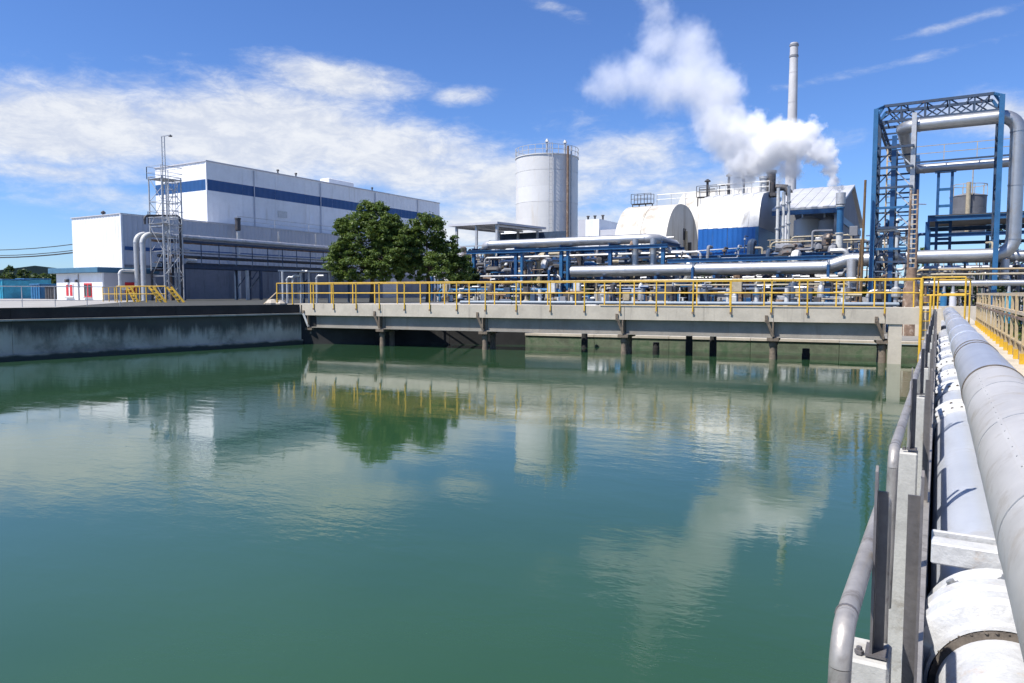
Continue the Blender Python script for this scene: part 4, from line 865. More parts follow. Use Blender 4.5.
for px in (776, 846.5): x = xat(px, 66.2) if px < 838 else sx1 - .15; obj('post', MB().box(x - .13, x + .13, 66.22, 66.48, LOW, sz - .56), BLUE, t)
obj('back_wall', MB().box(sx0, sx1 - .55, 74, 74.1, LOW, sz + 1), PLINTH, t)
for i, (px, rp) in enumerate(((806, 13), (828, 12))):
    q = U(px, 290, 66 - i); r_ = rp / F_PX * 66; zt = sz - .7 - .15 * i; zb = sz - 3.0
    t = thing('process_tank', (q.x, q.y, LOW), ['round white process tank under the pale roof, left of two', 'round grey white process tank under the pale roof, right of two'][i], 'tank')
    obj('shell', MB().lathe((q.x, q.y, 0), [(r_ * .3, zb - .8), (r_, zb), (r_, zt), (r_ * .98, zt + .05), (r_ * .2, zt + .4)], 28), WHITE_T if i == 0 else GREYCL, t)
    for a in range(4): obj('leg', MB().bar((q.x + r_ * .8 * math.cos(a * 1.57 + .4), q.y + r_ * .8 * math.sin(a * 1.57 + .4), LOW), (q.x + r_ * .8 * math.cos(a * 1.57 + .4), q.y + r_ * .8 * math.sin(a * 1.57 + .4), zb + .3), .18), TAN, t)
    obj('nozzle', MB().lathe((q.x - .4, q.y, zt + .2), [(.15, 0), (.15, 1.0), (.25, 1.02), (.25, 1.12)], 8), GALV, t)
    for a in range(5): x = q.x - r_ + a * r_ / 2; obj('rail_post', MB().bar((x, q.y - r_ - .4, zb - .2), (x, q.y - r_ - .4, zb + .9), .06), TAN, t)
    for hh in (.35, .9): obj('guard_rail', MB().bar((q.x - r_, q.y - r_ - .4, zb - .2 + hh), (q.x + r_, q.y - r_ - .4, zb - .2 + hh), .06), TAN, t)
    obj('walkway_plate', MB().box(q.x - r_ - .2, q.x + r_ + .2, q.y - r_ - .6, q.y - r_ + .1, zb - .32, zb - .2), RUSTY, t)
VS = UY(838, 290, 57); zt = zat(838, 193, 57)
t = thing('steam_stack', (VS.x, VS.y, LOW), 'slim white and blue vent stack giving off the steam', 'vent stack')
for a, b, m_, r_ in ((LOW, 4.6, LBLUE, .27), (4.6, 7.2, WHITEP, .24), (7.2, 9.0, LBLUE, .23), (9.0, zt - .9, WHITEP, .22)): obj('shaft', MB().lathe((VS.x, VS.y, 0), [(r_, a + .01), (r_, b - .08), (r_ + .07, b - .07), (r_ + .07, b)], 16), m_, t)
obj('head', MB().lathe((VS.x, VS.y, 0), [(.22, zt - .9), (.33, zt - .8), (.33, zt), (.28, zt), (.28, zt - .5)], 16, cap=False), GALV, t)
VSZ = zt
for i, (px, py, lab) in enumerate(((776, 188, 'left of three slim pale vent pipes beside the blue fronted building'), (781.5, 192, 'middle of three slim pale vent pipes beside the blue fronted building'), (786.5, 186, 'right of three slim pale vent pipes beside the blue fronted building'))):
    x = xat(px, 61 + i * .3); zt_ = zat(px, py, 61 + i * .3)
    t = thing('vent_pipe', (x, 61 + i * .3, LOW), lab, 'pipe', 'three slim vent pipes'); obj('shaft', MB().tube([(x, 61 + i * .3, LOW), (x, 61 + i * .3, zt_)], .13, 10), WHITEP, t)
    for z in (4, 6, 8, 9.7): obj('flange_ring', MB().lathe((x, 61 + i * .3, z + i * .2), [(.15, 0), (.2, .01), (.2, .1), (.15, .11)], 10), GALV, t)
# distant chimney
P = U(791, 294, 125); zt = U(791, 43, 125).z; sh = U(791, 43, 125) - P
t = thing('chimney', (P.x, P.y, LOW), 'very tall slender pale chimney behind the steam', 'chimney')
cx_, cy_ = U(791.5, 150, 125).x, U(791.5, 150, 125).y
nC = 9
for i in range(nC):
    z0 = LOW + (zt - LOW) * i / nC; z1 = LOW + (zt - LOW) * (i + 1) / nC; f = lambda z: 1.15 - .52 * (z / zt)
    obj('shaft_section', MB().lathe((cx_, cy_, 0), [(f(z0), z0), (f(z1) + .01, z1 - .06), (f(z1) - .03, z1 - .05), (f(z1) - .03, z1)], 24, cap=(i == nC - 1)), CHIM, t)
for z in (zt - 2.4, zt - .6): obj('band', MB().lathe((cx_, cy_, z), [(.64, 0), (.74, .05), (.74, .35), (.64, .4)], 24, cap=False), PLINTH, t)
# background block right of the tank, pale block left of it
a = U(578, 290, 135); zt = U(590, 220, 135).z; t = thing('background_block', (a.x, a.y, LOW), 'small pale block with blue base right of the tall tank', 'building')
for i in range(3): obj('wall_panel', MB().box(a.x + 1.4 * i + .01, a.x + 1.4 * (i + 1) - .01, a.y, a.y + 9, LOW + 10.8, zt), WHITE if i else GREYCL, t)
obj('base', MB().box(a.x - .3, a.x + 8, a.y + .1, a.y + 9.2, LOW, LOW + 10.78), STRIPE, t); obj('wing', MB().box(a.x + 4.22, a.x + 7.5, a.y + .2, a.y + 9, LOW + 10.8, zt - 2), GREYCL, t)
for dx in (.6, 2.0, 3.6): obj('roof_vent', MB().lathe((a.x + dx, a.y + 3, zt), [(.2, 0), (.2, .8), (.35, .82), (.3, 1.0)], 8), DARK, t)
a = U(498, 290, 118); zt = U(505, 224, 118).z; t = thing('background_block', (a.x, a.y, LOW), 'pale sloping roofed block just left of the tall tank', 'building')
obj('wall', MB().box(a.x, a.x + 6, a.y, a.y + 6, LOW, zt - 2.2), GREYCL, t); obj('roof', yz(a.x - .2, a.x + 6.2, [(a.y - .3, zt - 2.19), (a.y + 3, zt), (a.y + 6.3, zt - 2.19)]), WHITE, t)
for i in range(3): obj('window', MB().box(a.x + .8 + 1.8 * i, a.x + 1.8 + 1.8 * i, a.y - .05, a.y - .002, zt - 4.4, zt - 3.0), GLASS, t)

# open canopy left of the tank
P = U(456, 290, 70); P2 = U(515, 290, 66)
x0, x1 = xat(457, 62), xat(497, 62); zc = zat(480, 224, 62)
t = thing('steel_canopy', ((x0 + x1) / 2, 64, LOW), 'open steel canopy with thin pale roof between tree and tall tank', 'canopy')
obj('roof', yz(x0 - .8, x1 + .3, [(61.6, zc - .12), (61.6, zc + .1), (72, zc + .35), (72, zc + .13)]), GREYCL, t)
for x in (x0, (x0 + x1) / 2, x1):
    for y in (62, 70.5): obj('post', MB().bar((x, y, LOW), (x, y, zc - .13), .22), GALV, t)
    obj('rafter', MB().bar((x, 61.8, zc - .25), (x, 71.5, zc - .05), .12, .2), GALV, t)
for z in (zc - 2.2, zc - 3.8): obj('cross_rail', MB().bar((x0, 62, z), (x1, 62, z), .12), GALV, t)
obj('dark_backing', MB().box(x0 - .5, x1 + 3.2, 71, 71.1, LOW, zc - .25), NAVY, t)  # dark panel added as backing under the canopy roof
obj('floor_deck', MB().box(x0, x1, 62, 70.5, zc - 4.1, zc - 3.95), DARK, t)

# ---------------------------------------------------------------- pipe rack with the two big pipes
YA, YBp = 53.0, 50.2; zA = zat(600, 240.5, YA); zB = zat(640, 270.5, YBp); zB2 = 4.95
rk = thing('pipe_rack', (-18, 53, LOW), 'long blue steel pipe rack behind the bridge', 'pipe rack')
rx0 = xat(474, 51.2); nB = 8; rx1 = -5.0
for i in range(nB):
    x = rx0 + (rx1 - rx0) * i / (nB - 1); tall = i < 5
    for y in (51.2, 54.8): obj('post', MB().ibeam((x, y, LOW), (x, y, zA - .62 if tall else 5.3), .26, .26), BLUE if i % 2 else LBLUE, rk)
    if tall: obj('top_beam', MB().ibeam((x, 50.9, zA - .50), (x, 55.1, zA - .50), .2, .22), BLUE, rk)
    obj('arm', MB().bar((x, 49.6, zB - .52), (x, 54.8, zB - .52), .18, .2), BLUE, rk)
    if i % 3 == 1: obj('brace', MB().bar((x, 51.2, 1.2), (x, 54.8, zB - .6), .1), BLUE, rk)
    if i in (1, 2): obj('lattice_post', MB().bar((x + .55, 51.2, LOW), (x + .55, 51.2, zA - .6), .2), LBLUE, rk); [obj('batten', MB().bar((x + .1, 51.2, z), (x + .45, 51.2, z), .08, .16), LBLUE, rk) for z in (1.5, 2.5, 3.5, 4.5, 5.5)]
xt = rx0 + (rx1 - rx0) * 4 / (nB - 1)
for y, z0 in ((51.0, zA - .73), (55.0, zA - .73)): obj('side_beam', MB().ibeam((rx0 - .6, y, z0), (xt + .4, y, z0), .2, .26), LBLUE if y < 52 else BLUE, rk)
obj('side_beam', MB().ibeam((xt + .4, 51.0, 5.18), (rx1 + 2, 51.0, 5.18), .2, .26), LBLUE, rk); obj('side_beam', MB().ibeam((xt + .4, 55.0, 5.6), (rx1 + 2, 55.0, 5.6), .2, .26), BLUE, rk)
xe = xat(654, YA)
pipeline('insulated_pipe', 'upper big silver pipe on the rack in front of the tall tank', [(xat(484, YA) - .4, YA + 1.8, zA - .9), (xat(484, YA), YA, zA), (xe, YA, zA), (xe + .2, YA + 5, zA - .3), (xe + .2, YA + 5, 3)], .37, SILVER, .8, seg=5, emat=SILVER_D)
for px, lab in ((634, 'left of two silver drop pipes joining the upper and lower big pipes'), (652, 'right of two silver drop pipes joining the upper and lower big pipes')):
    x = xat(px, 51.6); pipeline('drop_pipe', lab, [(x, 51.75, zA - .1), (x, 51.75, zB + .1)], .25, SILVER, ring=.06, seg=1.5)
pipeline('insulated_pipe', 'lower big silver pipe on the rack, long straight run before the blue building', [(xat(572, YBp), YBp, zB), (xat(826, YBp), YBp, zB), (xat(848, YBp), YBp, zB2), (xat(875, YBp), YBp, zB2)], .42, SILVER, 1.4, seg=4.5, emat=SILVER)
x = xat(851, 49.6); pipeline('drop_pipe', 'thick pale drop pipe below the rising end of the lower big pipe', [(x, 49.7, zB2), (x, 49.7, LOW)], .30, SILVER_D, seg=2)
for i, px in enumerate((550, 693, 828)):
    x = xat(px, 49.9); t = thing('pipe_hanger', (x, 49.75, LOW), ['blue pipe hanger standing below the tall tank', 'blue hooked pipe hanger gripping the lower big pipe before the blue building', 'blue pipe hanger at the rising end of the lower big pipe'][i], 'pipe support')
    obj('post', MB().bar((x, 49.72, LOW), (x, 49.72, zB + .15), .16), BLUE, t)
    obj('strap', MB().rings([[(x + w_, YBp + rr * math.cos(math.pi * j / 8), zB + rr * math.sin(math.pi * j / 8)) for j in range(9)] for w_, rr in ((-.1, .43), (.1, .43), (.1, .49), (-.1, .49))], closed=True), NAVY, t)
# small pipes on the rack and along the ground
SM = [(485, 700, 52.0, 255, .09, GALV), (500, 690, 53.6, 259, .12, SILVER_D), (560, 690, 54.3, 264, .10, TAN), (690, 860, 52.2, 277, .08, GALV), (560, 860, 49.2, 280, .07, SILVER_D), (600, 850, 48.9, 285, .06, TAN),
      (700, 860, 56, 263, .10, LBLUE), (770, 860, 58, 253, .12, BLUE), (770, 850, 59, 262, .09, SILVER_D), (450, 560, 50.5, 276, .07, GALV), (440, 560, 47, 290, .12, PUMPB), (690, 860, 47.5, 289, .10, NAVY), (770, 866, 57, 241, .07, TAN), (790, 850, 60, 236, .06, TAN)]
SML = ['thin grey pipe high on the rack under the upper big pipe', 'dull pipe in the middle of the rack below the tall tank', 'tan pipe low in the rack below the barrel vault', 'thin grey pipe under the lower big pipe before the blue building', 'thin silver pipe running just above the bridge railing', 'thin tan pipe just above the bridge railing', 'light blue pipe crossing the blue fronted building foot', 'blue pipe under the round white tanks', 'dull pipe behind the steam stack foot', 'thin grey pipe above the railing before the canopy', 'dark blue pipe behind the railing before the canopy', 'dark pipe behind the railing before the blue fronted building', 'thin tan pipe under the round white tanks', 'thin tan upper pipe before the round white tanks']
for (pa, pb, Y, py, r_, m_), lab in zip(SM, SML):
    z = zat((pa + pb) / 2, py, Y); xa, xb = xat(pa, Y), xat(pb, Y)
    pipeline('small_pipe', lab, [(xa, Y, max(LOW, z - 1.2)), (xa, Y, z), (xb, Y, z), (xb, Y, max(LOW, z - 1.4))], r_, m_, .3, n=8, seg=6, ring=.05)
# pale strip of pipe just behind the bridge
pipeline('pale_pipe', 'pale blue pipe lying along the back edge of the bridge deck', [bp(bs(440), 2.3, 2.36), bp(bs(905), 2.3, 2.36)], .085, mat('pale_blue_paint', (.24, .29, .34), .5, var=.15, scale=1), seg=3)

# ---------------------------------------------------------------- small plant: pumps, vessels, valves, cabinets, frames, shrubs
LM2 = [(882, 'inside the left gantry leg'), (900, 'between the gantry legs beside the rusty column'), (938, 'under the pipe loop behind the landing gate'), (968, 'left of the right gantry post'), (1004, 'right of the right gantry post'), (1030, 'cut off at the right edge')]
LM = [(447, 'below the steel canopy'), (478, 'at the left end of the pipe rack'), (505, 'just left of the tall tank'), (535, 'below the tall tank'), (567, 'below the right side of the tall tank'), (598, 'below the small background block'),
      (628, 'below the left half of the barrel vault'), (660, 'below the right half of the barrel vault'), (692, 'where barrel vault and blue front meet'), (722, 'before the blue front, left half'), (750, 'before the blue front, right half'), (780, 'below the three slim vent pipes'), (808, 'below the round white tanks'), (836, 'at the foot of the steam stack')]
def pump(loc, label, m_):
    x, y, z = loc; t = thing('pump', loc, label, 'pump', 'pumps behind the bridge railing')
    obj('plinth', MB().box(x - .9, x + .9, y - .35, y + .35, z, z + .75), CONCG, t)
    obj('motor', MB().lathe((x - .8, y, z + 1.25), [(.12, 0), (.3, .03), (.32, .1), (.32, .75), (.26, .8), (.08, .82), (.08, 1.0)], 14, 'X'), m_, t)
    obj('volute', MB().lathe((x + .2, y, z + 1.22), [(.2, 0), (.42, .05), (.42, .3), (.2, .36), (.2, .5)], 16, 'X'), m_, t)
    obj('discharge', MB().tube([(x + .38, y, z + 1.4), (x + .38, y, z + 2.5)], .12, 10), WHITEP, t); obj('flange', MB().lathe((x + .38, y, z + 2.1), [(.13, 0), (.22, .01), (.22, .1), (.13, .11)], 12), m_, t)
    return t
def vessel(loc, label, m_, r_, h_, cat='tank'):
    x, y, z = loc; t = thing('small_vessel', loc, label, cat)
    obj('shell', MB().lathe((x, y, z), [(r_ * .3, .5), (r_, .8), (r_, h_ - .3), (r_ * .7, h_ - .06), (.1, h_)], 18), m_, t)
    for a in range(3): obj('leg', MB().bar((x + r_ * .8 * math.cos(a * 2.1), y + r_ * .8 * math.sin(a * 2.1), z), (x + r_ * .8 * math.cos(a * 2.1), y + r_ * .8 * math.sin(a * 2.1), z + 1), .12), DARK, t)
    obj('nozzle', MB().tube([(x, y, z + h_ - .05), (x, y, z + h_ + .4), (x + .4, y, z + h_ + .4)], .08, 8), GALV, t); return t
def valve(loc, label, m_, h_):
    x, y, z = loc; t = thing('valve_stand', loc, label, 'valve')
    obj('body', MB().lathe((x, y, z), [(.12, 0), (.12, h_ * .6), (.24, h_ * .62), (.24, h_ * .75), (.1, h_ * .78), (.06, h_)], 10), m_, t)
    obj('hand_wheel', MB().rings([[(x + (.22 + a) * math.cos(j * math.pi / 6), y + (.22 + a) * math.sin(j * math.pi / 6), z + h_ + b) for j in range(12)] for a, b in ((0, 0), (.04, 0), (.04, .04), (0, .04))], closed=True), m_, t)
    obj('spoke', MB().bar((x - .23, y, z + h_ + .02), (x + .23, y, z + h_ + .02), .03), m_, t); return t
def cabinet(loc, label, m_, w_, h_):
    x, y, z = loc; t = thing('control_cabinet', loc, label, 'cabinet')
    obj('case', MB().bbox(x - w_ / 2, x + w_ / 2, y - .3, y + .3, z + .3, z + h_, .03), m_, t); obj('door', MB().box(x - w_ / 2 + .05, x + w_ / 2 - .05, y - .325, y - .303, z + .36, z + h_ - .06), m_, t)
    for s_ in (-1, 1): obj('leg', MB().box(x + s_ * w_ * .4 - .05, x + s_ * w_ * .4 + .05, y - .1, y + .1, z, z + .3), DARK, t)
    return t
def frame_bay(x0, x1, y0, y1, zs, label, m_, deckm):
    t = thing('equipment_frame', ((x0 + x1) / 2, (y0 + y1) / 2, LOW), label, 'steel frame')
    for x in (x0, x1):
        for y in (y0, y1): obj('post', MB().bar((x, y, LOW), (x, y, zs[-1] + .9), .2), m_, t)
    for z in zs:
        obj('deck', MB().box(x0 - .2, x1 + .2, y0 - .2, y1 + .2, z, z + .12), deckm, t)
        obj('edge_beam', MB().bar((x0 - .2, y0 - .3, z - .02), (x1 + .2, y0 - .3, z - .02), .14, .28), m_, t)
        for h_ in (.5, 1.0): obj('guard_rail', MB().bar((x0 - .2, y0 - .25, z + .1 + h_), (x1 + .2, y0 - .25, z + .1 + h_), .05), TAN, t)
        for i in range(4): x = x0 + (x1 - x0) * i / 3; obj('guard_post', MB().bar((x, y0 - .25, z + .12), (x, y0 - .25, z + 1.1), .05), TAN, t)
    for i in range(2): obj('brace', MB().bar((x0 if i else x1, y0, LOW + .3), (x1 if i else x0, y0, zs[0] - .1), .1), m_, t)
    return t
rng = random.Random(11)
for i, (px, lm) in enumerate(LM):
    Y = 43 + (i * 37 % 5) * .7; x = xat(px, Y)
    if i % 5 != 2: pump((x, Y, LOW + .1), 'small %s pump seen through the bridge railing %s' % (('dark', 'white', 'blue', 'grey')[i % 4], lm), (DARK, WHITEP, PUMPB, GALV)[i % 4])
    Y = 46.5 + (i * 53 % 4) * .4; x = xat(px + 13, Y); hv = 1.9 + (i * 29 % 5) * .18
    vessel((x, Y, LOW), '%s upright vessel behind the bridge railing %s' % (['grey', 'black', 'dark blue'][i % 3], lm), [GALV, DARK, NAVY][i % 3], .22 + .07 * (i % 3), hv + .35)
    Y = 45.2; x = xat(px - 9, Y); valve((x, Y, LOW), 'hand wheel valve behind the bridge railing %s' % lm, [WHITEP, LBLUE, RUSTY, TAN][i % 4], 2.0 + .12 * (i % 4))
    if i % 2: Y = 48.0; x = xat(px + 4, Y); cabinet((x, Y, LOW), '%s control cabinet under the rack %s' % ('grey' if i % 4 == 1 else 'dark', lm), GALV if i % 4 == 1 else NAVY, 1.0, 2.3 + .1 * i % .4)
    # equipment deeper in, between the rack posts
    Y = 58.5 + (i * 41 % 3) * .8; x = xat(px + 5, Y)
    if px < 690 or px > 770:
        frame_bay(x - 1.15, x + 1.15, Y, Y + 2.6, (3.3 + .35 * (i % 2), 5.3 + .3 * (i % 3)), 'dark steel equipment frame behind the rack %s' % lm, [NAVY, BLUE, DARK][i % 3], DARK)
        for zz, mm in ((3.35 + .35 * (i % 2), [TAN, WHITEP, GREYCL][i % 3]), (5.45 + .3 * (i % 3), [DARK, TAN, WHITEP][i % 3])):
            if zz > 5 and i % 2: continue
            t = thing('horizontal_vessel', (x, Y + 1, zz + .12), '%s vessel on %s frame deck %s' % ('pale' if mm is WHITEP else 'tan' if mm is TAN else 'dark' if mm is DARK else 'grey', 'lower' if zz < 5 else 'upper', lm), 'vessel')
            obj('shell', MB().lathe((x - 1, Y + 1, zz + .75), [(.05, -.1), (.35, -.03), (.45, .12), (.45, 1.8), (.35, 1.95), (.05, 2.0)], 16, 'X'), mm, t)
            for dx in (-.6, .5): obj('saddle', MB().box(x + dx - .08, x + dx + .08, Y + .7, Y + 1.3, zz + .12, zz + .42), DARK, t)
            obj('nozzle', MB().tube([(x, Y + 1, zz + 1.15), (x, Y + 1, zz + 1.6), (x + .3, Y + 1, zz + 1.6)], .1, 8), GALV, t)
# small-bore pipework tangled between the posts
for i, (px, lm) in enumerate(LM + LM2):
    x = xat(px, 50); t = thing('pipework', (x, 50, LOW), 'small rusty and blue pipework %s%s' % ('under the rack ' if px < 865 else '', lm), 'pipework', 'small pipework under the rack')
    for j in range(40):
        Y = rng.uniform(51.5, 61) if px < 865 else rng.uniform(47, 58); xx = xat(px + rng.uniform(-16, 16), Y); z0 = rng.uniform(1.2, 6.3) if px < 865 or px > 910 and rng.random() < .8 else rng.uniform(1.2, 8.0); z0 = min(z0, 4.2) if px > 910 else z0 if px < 865 else min(z0, 6.5); dx = rng.uniform(-1.1, 1.1); dz = rng.uniform(-1.6, 1.6); r_ = rng.choice((.035, .05, .06, .08, .12, .16, .24, .3) if px < 865 else (.03, .04, .06, .09)); mm = rng.choice((DARK, DARK, DARK, GALV, RUSTY, NAVY, NAVY, BLUE, TAN, SILVER_D, WHITEP, PLINTH, PLINTH))
        if j % 3 == 0: path = [(xx, Y, LOW), (xx, Y, z0), (xx + dx, Y, z0)]
        elif j % 3 == 1: path = [(xx - 1, Y, z0), (xx, Y, z0), (xx, Y, max(.7, z0 + dz)), (xx + dx + .3, Y + .4, max(.7, z0 + dz))]
        else: path = [(xx, Y, z0), (xx, Y, z0 + .6), (xx, Y + .9, z0 + .6)]
        pts_ = []
        for kind, pp in fillet(path, r_ * 2, 4): pts_ += pp if not pts_ else pp[1:]
        o_ = obj('pipe_run', MB().tube(pts_, r_, 8), mm, t)
        if j % 2:
            c_ = Vector(path[1]); obj('fitting', MB().lathe(c_ + Vector((0, 0, -.3)), [(r_, 0), (r_ * 2.2, .02), (r_ * 2.2, .12), (r_, .14)], 8), rng.choice((RUSTY, DARK, LBLUE, GALV)), t)
for i, (px, lm) in enumerate(LM):
    x = xat(px, 46); t = thing('valve_cluster', (x, 46, LOW), 'cluster of small valves behind the railing %s' % lm, 'valve cluster', 'valve clusters behind the bridge')
    for j in range(26):
        hi = j % 4 == 3; Y = rng.uniform(55.5, 62) if hi else rng.uniform(44, 49); xx = xat(px + rng.uniform(-16, 16), Y); z0 = rng.uniform(4.5, 7.4) if hi else rng.uniform(1.7, 3.35); r_ = rng.choice((.03, .04, .05, .07, .1)); mm = rng.choice((DARK, DARK, RUSTY, NAVY, GALV, PLINTH, TAN, WHITEP, BLUE))
        if hi and 690 < px < 765: z0 = min(z0, 5.0)
        kd = j % 3
        if kd == 0: obj('riser', MB().tube([(xx, Y, LOW), (xx, Y, z0)], r_, 7), mm, t); obj('flange', MB().lathe((xx, Y, z0 - .25), [(r_, 0), (r_ + .07, .01), (r_ + .07, .07), (r_, .08)], 8), rng.choice((DARK, GALV, RUSTY)), t)
        elif kd == 1: L_ = rng.uniform(.4, 1.6); obj('branch', MB().tube([(xx, Y, z0), (xx + L_, Y, z0)], r_, 7), mm, t); obj('bracket', MB().bar((xx + L_ * .5, Y, LOW), (xx + L_ * .5, Y, z0 - r_), .06), rng.choice((DARK, NAVY, BLUE)), t)
        else: w_ = rng.uniform(.12, .3); obj('box', MB().bbox(xx - w_, xx + w_, Y - .15, Y + .15, z0 - w_ * 1.3, z0 + w_ * 1.3, .02), mm, t); obj('bracket', MB().bar((xx, Y, LOW), (xx, Y, z0 - w_ * 1.3), .07), rng.choice((DARK, NAVY)), t)
for i, (px, lm) in enumerate(((452, 'left part of the deck under the steel canopy'), (470, 'middle of the deck under the steel canopy'), (489, 'right part of the deck under the steel canopy'), (508, 'between the steel canopy and the tall tank'))):
    x = xat(px, 64); t = thing('pipework', (x, 64, LOW), 'dark equipment and pipework on the %s' % lm if i < 3 else 'dark equipment and pipework ' + lm, 'pipework', 'equipment under the canopy')
    for j in range(16):
        Y = rng.uniform(62.5, 69); xx = xat(px + rng.uniform(-9, 9), Y); z0 = rng.uniform(3.5, 7.6); r_ = rng.choice((.06, .09, .14, .25, .38)); mm = rng.choice((DARK, DARK, RUSTY, NAVY, TAN, GALV, WHITEP, PLINTH))
        if j % 2: obj('drum', MB().lathe((xx, Y, z0 - .6), [(r_ * .4, 0), (r_, .1), (r_, 1.2), (r_ * .5, 1.35), (.05, 1.4)], 10), mm, t)
        else: obj('pipe_run', MB().tube([p_ for kk, pp in fillet([(xx, Y, LOW), (xx, Y, z0), (xx + rng.uniform(-1.5, 1.5), Y + .3, z0)], r_ * 1.5, 4) for p_ in pp[(0 if kk == 'run' and pp[0].z < LOW + .1 else 1):]], min(r_, .16), 8), mm, t)
# long low dark plant building closing the view behind the rack
t = thing('plant_house', (-30, 67, LOW), 'low dark plant house behind the pipe rack left of the barrel vault', 'building')
xa, xb = xat(462, 67), xat(660, 67)
for i in range(8):
    a = xa + (xb - xa) * i / 8; b = xa + (xb - xa) * (i + 1) / 8; obj('wall_panel', MB().box(a + .02, b - .02, 67, 67.2, LOW, 5.6), PLINTH if i % 3 else CONCG, t)
    obj('opening', MB().box(a + .5, b - .5, 66.9, 66.998, 1.5, 4.4), GLASS if i % 2 else DARK, t)
obj('roof', MB().box(xa - .3, xb + .3, 66.5, 73, 5.602, 5.9), CONCG, t)
# shrubs
for i, (px, lm) in enumerate(LM + LM2[2:]):
    Y = 49.4 + (i % 3) * .5 + (7 if i % 2 else 0); P = UY(px + 20, 295, Y); b_ = Vector((P.x, Y, LOW)); hh = 2.3 + .5 * (i % 3)
    mbs = MB(); rg = random.Random(60 + i); tm = MB()
    for j in range(14): q = b_ + Vector((rg.uniform(-1.3, 1.3), rg.uniform(-.6, .6), rg.uniform(.4, hh))); leafball(mbs, q, .45, 55, .11, rg); tm.tube([b_, q], [.04, .015], 5)
    t = thing('shrub', b_, 'green shrub growing among the pipework %s' % lm, 'shrub', 'shrubs among the pipework'); obj('stems', tm, BARK, t); obj('foliage', mbs, LEAF if i % 2 else LEAF_D, t)

# ---------------------------------------------------------------- blue gantry and pipe loop on the right
GY = 47.0; gl, gr = xat(870.5, GY), xat(994, GY); zG = zat(871, 102.5, GY)
t = thing('pipe_gantry', ((gl + gr) / 2, GY, LOW), 'tall blue steel gantry with cross braced top truss carrying the pipe loop', 'gantry')
zc0, zc1 = zG - .92, zG
for x in (gl, gr):
    for y in (GY, GY + 3.0): obj('post', MB().ibeam((x, y, LOW), (x, y, zG - .42), .24 if y == GY else .2, .26), LBLUE if y == GY else NAVY, t)
for y in (GY + 1.35, GY + 3.0):
    obj('bottom_chord', MB().bar((gl, y, zc0), (gr, y, zc0), .14), NAVY, t); obj('top_chord', MB().bar((gl + .28, y, zc1), (gr - .28, y, zc1), .15), NAVY, t)
    for x, s_ in ((gl, 1), (gr, -1)): obj('corner_knee', MB().bar((x, y, zG - .5), (x + s_ * .3, y, zG), .15), LBLUE, t)
    nb_ = 5
    for i in range(nb_):
        xa = gl + (gr - gl) * i / nb_; xb = gl + (gr - gl) * (i + 1) / nb_
        obj('diagonal', MB().bar((xa, y, zc0), (xb - (.45 if i == nb_ - 1 else 0), y, zc1), .07), NAVY, t); obj('diagonal', MB().bar((xa + (.45 if i == 0 else 0), y + .09, zc1), (xb, y + .09, zc0), .07), NAVY, t)
        if i: obj('vertical', MB().bar((xa, y, zc0), (xa, y, zc1), .09), NAVY, t)
for i in range(6):
    x = gl + .5 + (gr - gl - 1) * i / 5
    for z in (zc0, zc1): obj('cross_tie', MB().bar((x, GY + 1.35, z + .01), (x, GY + 3, z + .01), .07), NAVY, t)
# left legs: lattice
xm, xr = xat(889, GY), xat(908, GY)
for x, zt_ in ((xm, zat(889, 135, GY)), (xr, zat(908, 112, GY))): obj('post', MB().ibeam((x, GY + .4, LOW), (x, GY + .4, zt_), .24, .24), BLUE if x == xm else GALV, t); obj('post', MB().bar((x, GY + 3, LOW), (x, GY + 3, zt_ - .5), .18), NAVY, t)
lv = [zat(880, py, GY) for py in (285, 262, 249, 228, 208, 188, 168, 148)]
for i, z in enumerate(lv):
    obj('girt', MB().bar((gl, GY + .1, z), (xr, GY + .1, z), .13), LBLUE if i in (2, 4) else NAVY, t)
    obj('girt', MB().bar((gl, GY + 3, z), (xr, GY + 3, z), .1), NAVY, t)
    for x in (gl, xr): obj('girt', MB().bar((x, GY, z), (x, GY + 3, z), .1), NAVY, t)
    if i + 1 < len(lv):
        z2 = lv[i + 1]
        obj('diagonal', MB().bar((gl, GY + .12, z), (xm, GY + .42, z2), .07), NAVY, t); obj('diagonal', MB().bar((xr, GY + .4, z), (xm, GY + .45, z2), .07), GALV, t)
        obj('diagonal', MB().bar((gl, GY, z), (gl, GY + 3, z2), .08), NAVY, t); obj('diagonal', MB().bar((xr, GY + 3, z), (xr, GY + .3, z2), .07), RUSTY, t)
for x in (gl, gr): obj('head_tie', MB().bar((x, GY, zG - .5), (x, GY + 3, zG - .5), .16), LBLUE, t); obj('head_strut', MB().bar((x, GY, zG - .45), (x + (.3 if x == gl else -.3), GY + 1.35, zG), .12), LBLUE, t)
nz = 9
for i in range(nz):
    z = LOW + (zc0 - LOW) * i / nz; z2 = LOW + (zc0 - LOW) * (i + 1) / nz
    obj('diagonal', MB().bar((gr, GY + .2, z if i % 2 else z2), (gr, GY + 3, z2 if i % 2 else z), .09), NAVY, t); obj('girt', MB().bar((gr, GY + .2, z2), (gr, GY + 3, z2), .09), NAVY, t)
